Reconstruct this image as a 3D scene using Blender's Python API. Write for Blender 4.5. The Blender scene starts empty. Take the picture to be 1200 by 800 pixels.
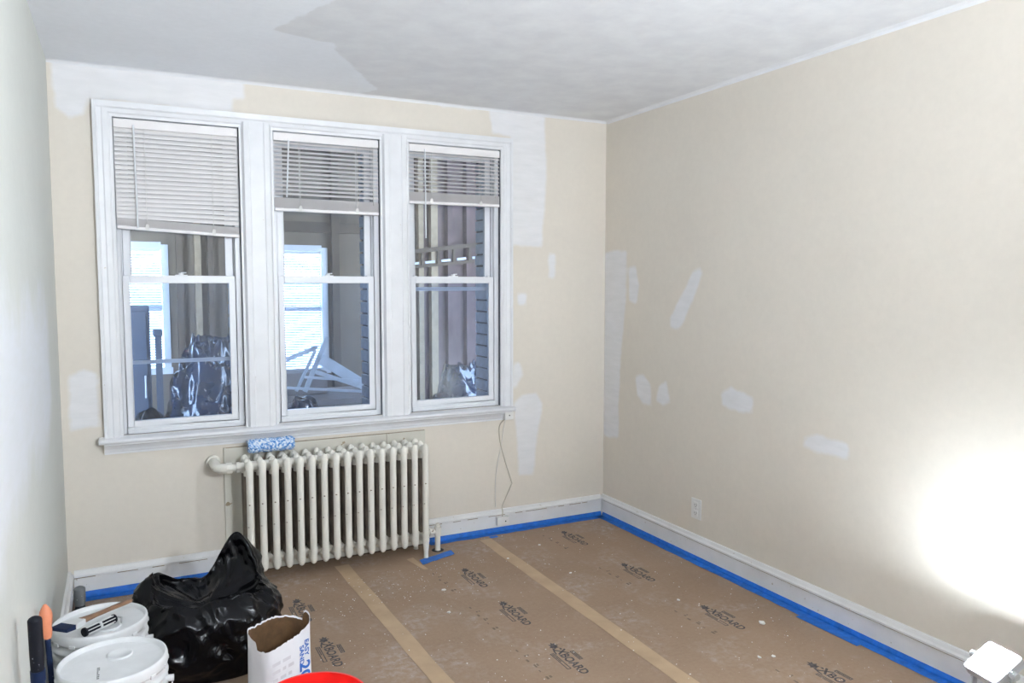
import bpy, math, random
import numpy as np
from mathutils import Vector, Matrix, noise
random.seed(7)
SC = bpy.context.scene
COL = SC.collection
W, H, YF = 3.013, 2.5, -5.3          # room width, height, wall behind the camera

# ------------------------------------------------------------------ camera
def make_camera():
    cd = bpy.data.cameras.new('camera')
    cd.sensor_width = 36.0
    cd.lens = 908.78 * 36.0 / 1200.0
    cd.clip_start = 0.02
    o = bpy.data.objects.new('camera', cd)
    COL.objects.link(o)
    yaw, pitch = 0.4692, -0.075
    f = Vector((math.sin(yaw) * math.cos(pitch), math.cos(yaw) * math.cos(pitch), math.sin(pitch)))
    r = Vector((math.cos(yaw), -math.sin(yaw), 0))
    u = r.cross(f)
    m = Matrix(((r.x, u.x, -f.x, 0.2554), (r.y, u.y, -f.y, -4.1357), (r.z, u.z, -f.z, 1.4943), (0, 0, 0, 1)))
    o.matrix_world = m
    SC.camera = o
make_camera()

# ------------------------------------------------------------------ world (daylight outside the porch)
SKY = (0.58, 0.76, 1.0)
SKY_STRENGTH = 14.0
LAMP_COLOR = (0.80, 0.91, 1.0)
FILL_COLOR = (0.85, 0.925, 1.0)
LAMP_STRENGTH = 390.0
FILL_STRENGTH = 1080.0
world = bpy.data.worlds.new('world')
SC.world = world
world.use_nodes = True
bg = world.node_tree.nodes['Background']
bg.inputs[0].default_value = (*SKY, 1)
bg.inputs[1].default_value = SKY_STRENGTH
vs = SC.view_settings
vs.view_transform = 'Standard'
vs.look = 'None'
vs.exposure = 0.46
vs.gamma = 1.0
vs.use_curve_mapping = False

# ------------------------------------------------------------------ materials
def nt(name):
    m = bpy.data.materials.new(name)
    m.use_nodes = True
    t = m.node_tree
    b = t.nodes['Principled BSDF']
    return m, t, b
def N(t, typ, **kw):
    n = t.nodes.new(typ)
    for k, v in kw.items():
        setattr(n, k, v)
    return n
def L(t, a, b):
    t.links.new(a, b)
def ramp(t, fac, stops):
    r = N(t, 'ShaderNodeValToRGB')
    el = r.color_ramp.elements
    while len(el) < len(stops):
        el.new(0.5)
    for e, (p, c) in zip(el, stops):
        e.position = p
        e.color = (*c, 1) if len(c) == 3 else c
    if fac is not None:
        L(t, fac, r.inputs[0])
    return r.outputs[0]
def nz(t, scale, detail=4, rough=0.55, vec=None, typ='Object', dist=0.0):
    n = N(t, 'ShaderNodeTexNoise')
    n.inputs['Scale'].default_value = scale
    n.inputs['Detail'].default_value = detail
    n.inputs['Roughness'].default_value = rough
    n.inputs['Distortion'].default_value = dist
    if vec is None:
        vec = N(t, 'ShaderNodeTexCoord').outputs[typ]
    L(t, vec, n.inputs['Vector'])
    return n.outputs[0]
def mix(t, fac, a, b, blend='MIX'):
    m = N(t, 'ShaderNodeMix', data_type='RGBA', blend_type=blend)
    for s, v in ((0, fac), (6, a), (7, b)):
        if isinstance(v, (int, float)):
            m.inputs[s].default_value = v
        elif isinstance(v, tuple):
            m.inputs[s].default_value = (*v, 1)
        else:
            L(t, v, m.inputs[s])
    return m.outputs[2]
def mth(t, op, a, b=None, clamp=False):
    m = N(t, 'ShaderNodeMath', operation=op)
    m.use_clamp = clamp
    for i, v in enumerate((a, b)):
        if v is None:
            continue
        if isinstance(v, (int, float)):
            m.inputs[i].default_value = v
        else:
            L(t, v, m.inputs[i])
    return m.outputs[0]
def bump(t, b, h, strength, dist):
    n = N(t, 'ShaderNodeBump')
    n.inputs['Strength'].default_value = strength
    n.inputs['Distance'].default_value = dist
    L(t, h, n.inputs['Height'])
    L(t, n.outputs[0], b.inputs['Normal'])
def plain(name, col, rough=0.5, metal=0.0, var=0.08, scale=12, bmp=0.0, spec=0.5, coat=0.0):
    m, t, b = nt(name)
    n = nz(t, scale)
    lo = tuple(max(0, c * (1 - var)) for c in col)
    hi = tuple(min(1, c * (1 + var)) for c in col)
    L(t, ramp(t, n, [(0.3, lo), (0.7, hi)]), b.inputs['Base Color'])
    b.inputs['Roughness'].default_value = rough
    b.inputs['Metallic'].default_value = metal
    b.inputs['Specular IOR Level'].default_value = spec
    b.inputs['Coat Weight'].default_value = coat
    if bmp:
        bump(t, b, nz(t, scale * 6), bmp, 0.002)
    return m
def speckled(name, col, spot, scale, thr, rough=0.45, spec=0.5, var=0.05, soft=0.02):
    m, t, b = nt(name)
    base = ramp(t, nz(t, 7), [(0.3, tuple(c * (1 - var) for c in col)), (0.7, tuple(min(1, c * (1 + var)) for c in col))])
    k = ramp(t, nz(t, scale, 3, 0.6), [(thr, (0, 0, 0)), (thr + soft, (1, 1, 1))])
    L(t, mix(t, k, base, spot), b.inputs['Base Color'])
    b.inputs['Roughness'].default_value = rough
    b.inputs['Specular IOR Level'].default_value = spec
    return m

def painted_wall(name, col, patch, grey, rough=0.75, amp=0.05, nscale=9.0, edge=0.012, tint=None, se=0.09, sa=0.10):
    """wall paint with trowelled filler patches; 'patch' and 'smear' are signed distances stored on the mesh"""
    m, t, b = nt(name)
    base = ramp(t, nz(t, 1.3, 6, 0.6), [(0.25, tuple(c * 0.95 for c in col)), (0.75, tuple(min(1, c * 1.04) for c in col))])
    fine = ramp(t, nz(t, 30, 5, 0.6), [(0.3, (0.965, 0.965, 0.965)), (0.7, (1, 1, 1))])
    base = mix(t, 1.0, base, fine, 'MULTIPLY')
    if tint:
        base = mix(t, ramp(t, nz(t, 0.9, 3), [(0.40, (0, 0, 0)), (0.62, (0.8, 0.8, 0.8))]), base, tint)
    def mask(attr, e, a):
        at = N(t, 'ShaderNodeAttribute', attribute_name=attr)
        s = mth(t, 'ADD', at.outputs['Fac'], mth(t, 'MULTIPLY', mth(t, 'SUBTRACT', nz(t, nscale, 5, 0.62), 0.5), a))
        return mth(t, 'ADD', mth(t, 'MULTIPLY', s, -1.0 / e), 0.5, clamp=True)
    mk = mask('patch', edge, amp)
    streak = N(t, 'ShaderNodeMapping')
    streak.inputs['Scale'].default_value = (3, 3, 14)
    L(t, N(t, 'ShaderNodeTexCoord').outputs['Object'], streak.inputs[0])
    sn = nz(t, 2.2, 5, 0.6, streak.outputs[0])
    pcol = mix(t, ramp(t, sn, [(0.35, (0, 0, 0)), (0.7, (1, 1, 1))]), patch, grey)
    mkp = mth(t, 'MULTIPLY', mk, ramp(t, nz(t, 4.0, 3), [(0.2, (0.86,) * 3), (0.6, (1, 1, 1))]))
    c = mix(t, mkp, base, pcol)
    ms = mask('smear', se, sa)
    c = mix(t, mth(t, 'MULTIPLY', ms, 0.75), c, grey)
    L(t, c, b.inputs['Base Color'])
    b.inputs['Roughness'].default_value = rough
    b.inputs['Specular IOR Level'].default_value = 0.3
    h = mth(t, 'ADD', mth(t, 'MULTIPLY', nz(t, 14, 6, 0.6), 0.6), mth(t, 'MULTIPLY', mk, 0.25))
    bump(t, b, h, 0.22, 0.006)
    return m

WALLC = (0.755, 0.695, 0.615)
M = {}
M['wall'] = painted_wall('cream wall paint with filler', WALLC, (0.815, 0.80, 0.81), (0.75, 0.74, 0.745), amp=0.040, edge=0.020)
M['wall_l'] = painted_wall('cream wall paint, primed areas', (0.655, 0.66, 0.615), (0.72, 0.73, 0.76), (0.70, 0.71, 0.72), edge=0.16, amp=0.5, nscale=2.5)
M['ceiling'] = painted_wall('ceiling primer and grey skim coat', (0.87, 0.885, 0.925), (0.715, 0.715, 0.74), (0.80, 0.805, 0.82), amp=0.07, nscale=8, se=0.03, sa=0.05)
M['trim'] = speckled('white trim paint', (0.765, 0.765, 0.785), (0.62, 0.58, 0.52), 45, 0.74, 0.42)
M['base'] = speckled('baseboard paint, scuffed', (0.78, 0.775, 0.77), (0.5, 0.44, 0.36), 38, 0.70, 0.45)
M['crack'] = plain('dark caulk crack', (0.30, 0.235, 0.16), 0.9)
M['vinyl'] = plain('white vinyl', (0.76, 0.77, 0.80), 0.35, var=0.03)
M['blind'] = plain('off-white blind slats', (0.82, 0.79, 0.785), 0.45, var=0.03)
M['cord'] = plain('white cord', (0.75, 0.73, 0.70), 0.6)
M['cordb'] = plain('beige phone cord', (0.55, 0.50, 0.42), 0.6)
M['rad'] = speckled('cream radiator enamel, chipped', (0.78, 0.75, 0.68), (0.16, 0.10, 0.06), 26, 0.715, 0.4)
M['radboard'] = speckled('cream board, stained', (0.66, 0.63, 0.55), (0.36, 0.28, 0.18), 20, 0.68, 0.6)
M['bag'] = plain('black polythene', (0.002, 0.002, 0.003), 0.22, var=0.2, spec=0.22)
M['bucket'] = plain('white bucket plastic', (0.74, 0.745, 0.75), 0.4, var=0.04)
M['lid'] = plain('white lid plastic', (0.73, 0.735, 0.74), 0.45, var=0.05, scale=20)
M['red'] = plain('red plastic', (0.80, 0.014, 0.010), 0.35, var=0.05)
M['sack'] = plain('white sack paper', (0.74, 0.74, 0.77), 0.75, var=0.05)
M['kraftin'] = plain('brown kraft lining', (0.11, 0.056, 0.022), 0.85, var=0.25, scale=40)
M['blueprint'] = plain('blue print', (0.022, 0.12, 0.46), 0.6)
M['greyprint'] = plain('pale grey print', (0.60, 0.585, 0.62), 0.8)
M['ink'] = plain('black ink', (0.075, 0.066, 0.066), 0.8, var=0.5, scale=60)
M['inkfaint'] = plain('faint ink', (0.19, 0.14, 0.10), 0.85, var=0.3, scale=60)
M['tape'] = plain('blue masking tape', (0.010, 0.135, 0.52), 0.6, var=0.22, scale=30)
M['seam'] = plain('tan seam tape', (0.46, 0.325, 0.205), 0.65, var=0.10, scale=9)
M['black'] = speckled('black grip, paint specks', (0.006, 0.007, 0.012), (0.35, 0.38, 0.42), 60, 0.69, 0.6, spec=0.25)
M['navy'] = speckled('navy plastic, paint specks', (0.006, 0.016, 0.055), (0.30, 0.36, 0.46), 60, 0.69, 0.55, spec=0.25)
M['greygrip'] = speckled('grey rubber grip', (0.10, 0.105, 0.11), (0.3, 0.3, 0.3), 60, 0.68, 0.6)
M['orange'] = plain('orange plastic', (0.72, 0.25, 0.13), 0.5)
M['woodh'] = plain('brown wooden handle', (0.23, 0.125, 0.07), 0.5, var=0.2, scale=30)
M['steel'] = plain('dull steel', (0.55, 0.55, 0.56), 0.4, metal=0.8)
M['steelp'] = plain('painted steel', (0.66, 0.66, 0.66), 0.45)
M['darkmetal'] = plain('dark lamp housing', (0.03, 0.03, 0.032), 0.5)
M['lampgrey'] = plain('pale grey lamp casting', (0.55, 0.56, 0.58), 0.5)
M['radshade'] = plain('unpainted rusty iron', (0.17, 0.14, 0.11), 0.7, var=0.3)  # dark colour stands in for the shade between radiator columns
M['chip'] = plain('white paint flakes', (0.80, 0.79, 0.76), 0.8)
M['plate'] = plain('white outlet plastic', (0.80, 0.79, 0.77), 0.35, var=0.03)
M['slot'] = plain('dark slots', (0.03, 0.03, 0.03), 0.7)
M['woodfloor'] = plain('old brown floorboards', (0.11, 0.062, 0.035), 0.55, var=0.3, scale=18)
M['brick'] = plain('pale blue-grey painted brick', (0.60, 0.68, 0.80), 0.85, var=0.12, scale=24, bmp=0.3)
M['mortar'] = plain('mortar', (0.13, 0.14, 0.17), 0.95, var=0.2, scale=40)
M['stud'] = plain('pine stud', (0.40, 0.30, 0.19), 0.7, var=0.18, scale=14)
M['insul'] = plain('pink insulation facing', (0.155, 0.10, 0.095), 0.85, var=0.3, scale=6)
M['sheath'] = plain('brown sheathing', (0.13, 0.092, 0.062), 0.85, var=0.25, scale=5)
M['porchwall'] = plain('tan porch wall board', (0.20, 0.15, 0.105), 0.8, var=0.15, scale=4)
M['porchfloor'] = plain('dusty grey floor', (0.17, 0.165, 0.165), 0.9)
M['plastic'] = plain('blue-black plastic sheet', (0.005, 0.018, 0.05), 0.14, var=0.3, spec=0.8)
M['cab'] = plain('dark blue-grey cabinet', (0.045, 0.06, 0.09), 0.5)
M['plank'] = plain('white painted plank', (0.62, 0.66, 0.72), 0.5, var=0.1)
M['alu'] = plain('storm window aluminium', (0.60, 0.61, 0.64), 0.4, metal=0.2)
M['tan'] = plain('grey-tan cardboard', (0.30, 0.26, 0.25), 0.8)

def paper_mat():
    m, t, b = nt('brown floor protection paper')
    c = ramp(t, nz(t, 1.6, 5, 0.6), [(0.25, (0.265, 0.175, 0.115)), (0.75, (0.345, 0.237, 0.163))])
    c = mix(t, ramp(t, nz(t, 60, 4, 0.7), [(0.35, (0, 0, 0)), (0.75, (0.35,) * 3)]), c, (0.40, 0.30, 0.22))
    d = mth(t, 'MULTIPLY', ramp(t, nz(t, 2.4, 5, 0.65, dist=0.6), [(0.48, (0, 0, 0)), (0.72, (1, 1, 1))]),
            ramp(t, nz(t, 34, 4, 0.7), [(0.42, (0, 0, 0)), (0.66, (0.75,) * 3)]))
    c = mix(t, d, c, (0.50, 0.45, 0.42))
    k = ramp(t, nz(t, 95, 2, 0.6), [(0.725, (0, 0, 0)), (0.75, (1, 1, 1))])
    c = mix(t, k, c, (0.66, 0.62, 0.58))
    L(t, c, b.inputs['Base Color'])
    b.inputs['Roughness'].default_value = 0.7
    b.inputs['Specular IOR Level'].default_value = 0.35
    bump(t, b, nz(t, 5, 4), 0.25, 0.006)
    return m
M['paper'] = paper_mat()

def nap_mat():
    m, t, b = nt('blue and white roller nap')
    sp = nz(t, 85, 3, 0.6)
    L(t, ramp(t, sp, [(0.36, (0.05, 0.17, 0.50)), (0.47, (0.20, 0.40, 0.72)), (0.56, (0.70, 0.76, 0.84)), (0.7, (0.80, 0.82, 0.86))]), b.inputs['Base Color'])
    b.inputs['Roughness'].default_value = 0.95
    return m
M['nap'] = nap_mat()

def glass_mat(name, dust, tint=(0.93, 0.955, 0.98)):
    m = bpy.data.materials.new(name)
    m.use_nodes = True
    t = m.node_tree
    t.nodes.remove(t.nodes['Principled BSDF'])
    out = t.nodes['Material Output']
    tr = N(t, 'ShaderNodeBsdfTransparent')
    tr.inputs[0].default_value = (*tint, 1)
    gl = N(t, 'ShaderNodeBsdfGlossy')
    gl.inputs['Roughness'].default_value = 0.03
    fr = N(t, 'ShaderNodeFresnel')
    fr.inputs[0].default_value = 1.75   # double glazing: four reflecting surfaces
    a = N(t, 'ShaderNodeMixShader')
    L(t, fr.outputs[0], a.inputs[0]); L(t, tr.outputs[0], a.inputs[1]); L(t, gl.outputs[0], a.inputs[2])
    df = N(t, 'ShaderNodeBsdfDiffuse')
    df.inputs[0].default_value = (0.55, 0.68, 0.92, 1)
    bmx = N(t, 'ShaderNodeMixShader')
    dn = ramp(t, nz(t, 3.0, 5, 0.65), [(0.3, (dust * 0.4,) * 3), (0.75, (dust * 1.6,) * 3)])
    L(t, dn, bmx.inputs[0]); L(t, a.outputs[0], bmx.inputs[1]); L(t, df.outputs[0], bmx.inputs[2])
    L(t, bmx.outputs[0], out.inputs[0])
    return m
M['glass'] = glass_mat('dusty window glass', 0.030)
M['glasslow'] = glass_mat('lower glass with hazy insect screen', 0.06, (0.86, 0.91, 0.98))
def slat_translucent():
    m, t, b = nt('thin white porch blind')
    b.inputs['Base Color'].default_value = (0.85, 0.87, 0.9, 1)
    b.inputs['Roughness'].default_value = 0.5
    tl = N(t, 'ShaderNodeBsdfTranslucent')
    L(t, ramp(t, nz(t, 5), [(0.3, (0.36, 0.40, 0.46)), (0.7, (0.42, 0.46, 0.52))]), tl.inputs[0])
    mx = N(t, 'ShaderNodeMixShader')
    mx.inputs[0].default_value = 0.55
    out = t.nodes['Material Output']
    L(t, b.outputs[0], mx.inputs[1]); L(t, tl.outputs[0], mx.inputs[2]); L(t, mx.outputs[0], out.inputs[0])
    return m
M['pslat'] = slat_translucent()
def emit_mat(name, strength, col):
    m, t, b = nt(name)
    b.inputs['Base Color'].default_value = (0.9, 0.9, 0.9, 1)
    b.inputs['Emission Color'].default_value = (*col, 1)
    b.inputs['Emission Strength'].default_value = strength
    return m
M['led'] = emit_mat('lit led face', LAMP_STRENGTH, LAMP_COLOR)
M['ledfill'] = emit_mat('lit face of added fill lamp', FILL_STRENGTH, FILL_COLOR)

# ------------------------------------------------------------------ mesh helpers
def world_off(p):
    v = Vector((0, 0, 0))
    while p:
        v = v + p.location
        p = p.parent
    return v
def tag(o, label=None, cat=None, group=None, kind=None):
    if label: o['label'] = label
    if cat: o['category'] = cat
    if group: o['group'] = group
    if kind: o['kind'] = kind
    return o
def empty(name, loc, label, cat, group=None, kind=None):
    o = bpy.data.objects.new(name, None)
    o.empty_display_size = 0.05
    COL.objects.link(o)
    o.location = loc
    return tag(o, label, cat, group, kind)

class MB:
    def __init__(s):
        s.v, s.f, s.m, s.sm = [], [], [], []
    def add(s, vs, fs, mi=0, smooth=False):
        k = len(s.v)
        s.v += [tuple(q) for q in vs]
        for f in fs:
            s.f.append([i + k for i in f]); s.m.append(mi); s.sm.append(smooth)
        return s
    def box(s, x0, x1, y0, y1, z0, z1, mi=0):
        vs = [(x, y, z) for z in (z0, z1) for y in (y0, y1) for x in (x0, x1)]
        return s.add(vs, [(0, 2, 3, 1), (4, 5, 7, 6), (0, 1, 5, 4), (2, 6, 7, 3), (0, 4, 6, 2), (1, 3, 7, 5)], mi)
    def obox(s, c, a, b, d, mi=0):
        """box around c with half-vectors a, b, d (right-handed)"""
        c, a, b, d = map(Vector, (c, a, b, d))
        vs = [c + i * a + j * b + k * d for k in (-1, 1) for j in (-1, 1) for i in (-1, 1)]
        return s.add(vs, [(0, 2, 3, 1), (4, 5, 7, 6), (0, 1, 5, 4), (2, 6, 7, 3), (0, 4, 6, 2), (1, 3, 7, 5)], mi)
    def bar(s, p0, p1, w, h, up=(0, 0, 1), mi=0):
        p0, p1 = Vector(p0), Vector(p1)
        d = (p1 - p0); u = Vector(up)
        a = d.cross(u).normalized(); b = a.cross(d).normalized()
        return s.obox((p0 + p1) / 2, d / 2, b * h / 2 * -1, a * w / 2, mi)
    def tube(s, path, rad, n=12, mi=0, caps=True, smooth=True, ell=1.0):
        path = [Vector(q) for q in path]
        if not isinstance(rad, (list, tuple)):
            rad = [rad] * len(path)
        rings = []
        d0 = (path[1] - path[0]).normalized()
        ref = Vector((0, 0, 1)) if abs(d0.z) < 0.9 else Vector((1, 0, 0))
        for i, q in enumerate(path):
            a = path[max(0, i - 1)]; b = path[min(len(path) - 1, i + 1)]
            d = (b - a).normalized()
            x = d.cross(ref).normalized(); y = x.cross(d).normalized()
            rings.append([q + (x * math.cos(t) + y * math.sin(t) * ell) * rad[i] for t in [2 * math.pi * k / n for k in range(n)]])
        vs = [v for r in rings for v in r]
        fs = [(i * n + k, i * n + (k + 1) % n, (i + 1) * n + (k + 1) % n, (i + 1) * n + k) for i in range(len(path) - 1) for k in range(n)]
        s.add(vs, fs, mi, smooth)
        if caps:
            s.add(rings[0], [tuple(reversed(range(n)))], mi)
            s.add(rings[-1], [tuple(range(n))], mi)
        return s
    def lathe(s, prof, c, n=40, mi=0, smooth=True):
        """prof: list of (radius, z); None breaks smoothness"""
        segs, cur = [], []
        for q in prof:
            if q is None:
                segs.append(cur); cur = [cur[-1]]
            else:
                cur.append(q)
        segs.append(cur)
        for sg in segs:
            vs = [(c[0] + r * math.cos(2 * math.pi * k / n), c[1] + r * math.sin(2 * math.pi * k / n), c[2] + z) for r, z in sg for k in range(n)]
            fs = [(i * n + k, i * n + (k + 1) % n, (i + 1) * n + (k + 1) % n, (i + 1) * n + k) for i in range(len(sg) - 1) for k in range(n)]
            s.add(vs, fs, mi, smooth)
        return s
    def prism(s, prof, axis, a, b, mi=0):
        """closed 2D profile extruded along an axis (0: profile is (y,z), 1: (x,z), 2: (x,y))"""
        def P(q, t):
            return {0: (t, q[0], q[1]), 1: (q[0], t, q[1]), 2: (q[0], q[1], t)}[axis]
        n = len(prof)
        for i in range(n):
            j = (i + 1) % n
            s.add([P(prof[i], a), P(prof[j], a), P(prof[j], b), P(prof[i], b)], [(0, 1, 2, 3)], mi)
        s.add([P(q, a) for q in prof], [tuple(reversed(range(n)))], mi)
        s.add([P(q, b) for q in prof], [tuple(range(n))], mi)
        return s
    def sphere(s, c, r, n=14, mi=0, sz=1.0):
        prof = [(max(1e-5, r * math.sin(math.pi * i / 10)), -r * math.cos(math.pi * i / 10) * sz) for i in range(11)]
        return s.lathe(prof, c, n, mi)
    def mesh(s, name, mats, off=(0, 0, 0)):
        me = bpy.data.meshes.new(name)
        o = Vector(off)
        me.from_pydata([tuple(Vector(q) - o) for q in s.v], [], s.f)
        for k in (mats if isinstance(mats, (list, tuple)) else [mats]):
            me.materials.append(M[k])
        me.polygons.foreach_set('material_index', s.m)
        me.polygons.foreach_set('use_smooth', s.sm)
        me.update()
        return me
    def build(s, name, mats, parent=None, bevel=0.0, seg=2, origin=None, fix=True):
        off = world_off(parent) + (Vector(origin) if origin else Vector((0, 0, 0)))
        if parent is None and origin is None and s.v:
            a = np.array(s.v); off = Vector(((a[:, 0].min() + a[:, 0].max()) / 2, (a[:, 1].min() + a[:, 1].max()) / 2, a[:, 2].min()))
        me = s.mesh(name, mats, off)
        if fix:
            import bmesh
            bm = bmesh.new(); bm.from_mesh(me)
            bmesh.ops.remove_doubles(bm, verts=bm.verts, dist=1e-6) if bevel else None
            bmesh.ops.recalc_face_normals(bm, faces=bm.faces)
            bm.to_mesh(me); bm.free()
        ob = bpy.data.objects.new(name, me)
        COL.objects.link(ob)
        ob.parent = parent
        ob.location = (off if parent is None else (off - world_off(parent)))
        if bevel:
            md = ob.modifiers.new('bevel', 'BEVEL')
            md.width = bevel; md.segments = seg; md.limit_method = 'ANGLE'; md.angle_limit = math.radians(40)
        return ob
def inst(ob_mesh, name, parent, loc, rot=(0, 0, 0)):
    o = bpy.data.objects.new(name, ob_mesh)
    COL.objects.link(o)
    o.parent = parent
    o.location = loc
    o.rotation_euler = rot
    return o

def text_mesh(txt, size, matkey, bold=0.0, shear=0.0, ax='LEFT', sx=1.0):
    cu = bpy.data.curves.new('lettering', 'FONT')
    cu.body = txt; cu.size = size; cu.offset = bold; cu.shear = shear; cu.align_x = ax
    cu.resolution_u = 3
    o = bpy.data.objects.new('lettering', cu)
    COL.objects.link(o)
    dg = bpy.context.evaluated_depsgraph_get()
    me = bpy.data.meshes.new_from_object(o.evaluated_get(dg))
    bpy.data.objects.remove(o)
    bpy.data.curves.remove(cu)
    vs = [(v.co.x * sx, v.co.y, v.co.z) for v in me.vertices]
    fs = [list(p.vertices) for p in me.polygons]
    bpy.data.meshes.remove(me)
    return vs, fs
def frame_pts(vs, o, ex, ey):
    o, ex, ey = Vector(o), Vector(ex), Vector(ey)
    return [o + ex * v[0] + ey * v[1] for v in vs]

# signed distance to polygons
def sdf(P, polys):
    best = np.full(len(P), 1e3)
    for poly in polys:
        q = np.array(poly, float)
        d = np.full(len(P), 1e9); s = np.ones(len(P))
        n = len(q)
        for i in range(n):
            a, b = q[i], q[(i - 1) % n]
            e = b - a; w = P - a
            t = np.clip((w @ e) / (e @ e), 0, 1)
            dd = w - t[:, None] * e
            d = np.minimum(d, (dd ** 2).sum(1))
            c1 = P[:, 1] >= a[1]; c2 = P[:, 1] < b[1]; c3 = e[0] * w[:, 1] > e[1] * w[:, 0]
            flip = (c1 & c2 & c3) | (~c1 & ~c2 & ~c3)
            s = np.where(flip, -s, s)
        best = np.minimum(best, s * np.sqrt(d))
    return best
def grid_wall(name, us, vs_, place, mats, patches, smears, holes=(), flip=False, extra=None, label='', cat='wall'):
    us = sorted(set(np.round(us, 5))); vs_ = sorted(set(np.round(vs_, 5)))
    nu, nv = len(us), len(vs_)
    P = np.array([(u, v) for v in vs_ for u in us])
    verts = [place(u, v) for u, v in P]
    faces = []
    for j in range(nv - 1):
        for i in range(nu - 1):
            cu, cv = (us[i] + us[i + 1]) / 2, (vs_[j] + vs_[j + 1]) / 2
            if any(h[0] < cu < h[1] and h[2] < cv < h[3] for h in holes):
                continue
            q = [j * nu + i, j * nu + i + 1, (j + 1) * nu + i + 1, (j + 1) * nu + i]
            faces.append(q[::-1] if flip else q)
    me = bpy.data.meshes.new(name)
    nb = len(verts); nf = len(faces)
    if extra:
        verts += extra.v; faces += [[i + nb for i in f] for f in extra.f]
    me.from_pydata([tuple(v) for v in verts], [], faces)
    for k in mats:
        me.materials.append(M[k])
    if extra:
        mi = [0] * nf + [m + 1 for m in extra.m]
        me.polygons.foreach_set('material_index', mi)
    for nm, pol in (('patch', patches), ('smear', smears)):
        at = me.attributes.new(nm, 'FLOAT', 'POINT')
        val = np.full(len(verts), 5.0)
        if pol:
            val[:nb] = np.minimum(sdf(P, pol), 5.0)
        at.data.foreach_set('value', val.astype(np.float32))
    me.update()
    o = bpy.data.objects.new(name, me)
    COL.objects.link(o)
    return tag(o, label, cat, kind='structure')
def fr(a, b, st):
    return list(np.linspace(a, b, int(abs(b - a) / st) + 1))

# ------------------------------------------------------------------ room shell
OPEN = [(0.255, 0.820), (0.980, 1.545), (1.705, 2.275)]     # window openings in x
ZB, ZT = 0.765, 2.272                                        # opening bottom and top
back_ext = MB()
EXR = [(0.295, 0.782), (1.020, 1.507), (1.745, 2.237)]       # masonry opening behind the sash
back_ext.box(-0.2, EXR[0][0], 0.115, 0.30, -0.1, 2.6)
for i in range(2):
    back_ext.box(EXR[i][1] + 0.02, EXR[i + 1][0], 0.115, 0.30, -0.1, 2.6)
back_ext.box(EXR[2][1] + 0.02, W + 0.2, 0.115, 0.30, -0.1, 2.6)
for a, b in EXR:
    back_ext.box(a, b + 0.02, 0.115, 0.30, -0.1, 0.76)
    back_ext.box(a, b + 0.02, 0.115, 0.30, 2.26, 2.6)
for a, b in OPEN:                                            # plaster jamb returns
    back_ext.box(a - 0.05, a, 0.0005, 0.115, ZB, ZT)
    back_ext.box(b, b + 0.05, 0.0005, 0.115, ZB, ZT)
    back_ext.box(a, b, 0.0005, 0.115, ZT, ZT + 0.04)
    back_ext.box(a, b, 0.0005, 0.115, ZB - 0.04, ZB)
xs = fr(0, W, 0.02) + [q for o in OPEN for q in o]
zs = fr(0, H, 0.02) + [ZB, ZT]
P_back = [
    [(0.035, 1.06), (0.10, 1.09), (0.15, 1.07), (0.155, 0.82), (0.04, 0.81), (0.03, 0.95)],
    [(0.02, 2.52), (0.85, 2.52), (0.85, 2.41), (0.79, 2.41), (0.79, 2.34), (0.16, 2.34), (0.14, 2.27), (0.08, 2.245), (0.03, 2.29)],
    [(2.20, 2.52), (2.57, 2.52), (2.585, 2.15), (2.555, 1.71), (2.35, 1.72), (2.34, 2.35), (2.22, 2.36)],
    [(2.605, 1.68), (2.65, 1.67), (2.645, 1.52), (2.60, 1.53)],
    [(2.39, 1.435), (2.45, 1.43), (2.45, 1.36), (2.39, 1.37)],
    [(2.40, 0.325), (2.50, 0.32), (2.525, 0.55), (2.565, 0.75), (2.52, 0.82), (2.42, 0.82), (2.36, 0.77), (2.385, 0.55)],
    [(2.36, 1.02), (2.40, 1.02), (2.425, 0.95), (2.38, 0.86), (2.35, 0.88)],
    [(1.9, 2.52), (2.1, 2.52), (2.1, 2.485), (1.9, 2.485)],
]
S_back = [[(0.05, 2.40), (0.13, 2.42), (0.14, 2.33), (0.07, 2.33)], [(0.18, 2.44), (0.42, 2.44), (0.42, 2.39), (0.18, 2.38)], [(0.52, 2.43), (0.56, 2.43), (0.56, 2.40), (0.52, 2.40)]]
wall_back = grid_wall('wall_back', xs, zs, lambda u, v: (u, 0.0, v), ['wall', 'mortar'], P_back, S_back,
                      [(a, b, ZB, ZT) for a, b in OPEN], False, back_ext, 'cream painted wall with three windows and white filler patches')
def place_bricks():
    bm = MB().box(-0.008, 0.016, -0.074, 0.074, -0.0285, 0.0285)
    me = bm.mesh('brick', 'brick')
    for k, (a, b) in enumerate(EXR):
        for j in range(21):
            z = 0.80 + j * 0.0695
            o = inst(me, 'brick', wall_back, (b + 0.006 + 0.002 * math.sin(j * 2.3 + k), 0.196 + 0.002 * math.sin(j * 1.7), z))
            md = o.modifiers.new('bevel', 'BEVEL'); md.width = 0.003; md.segments = 1
place_bricks()

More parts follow.
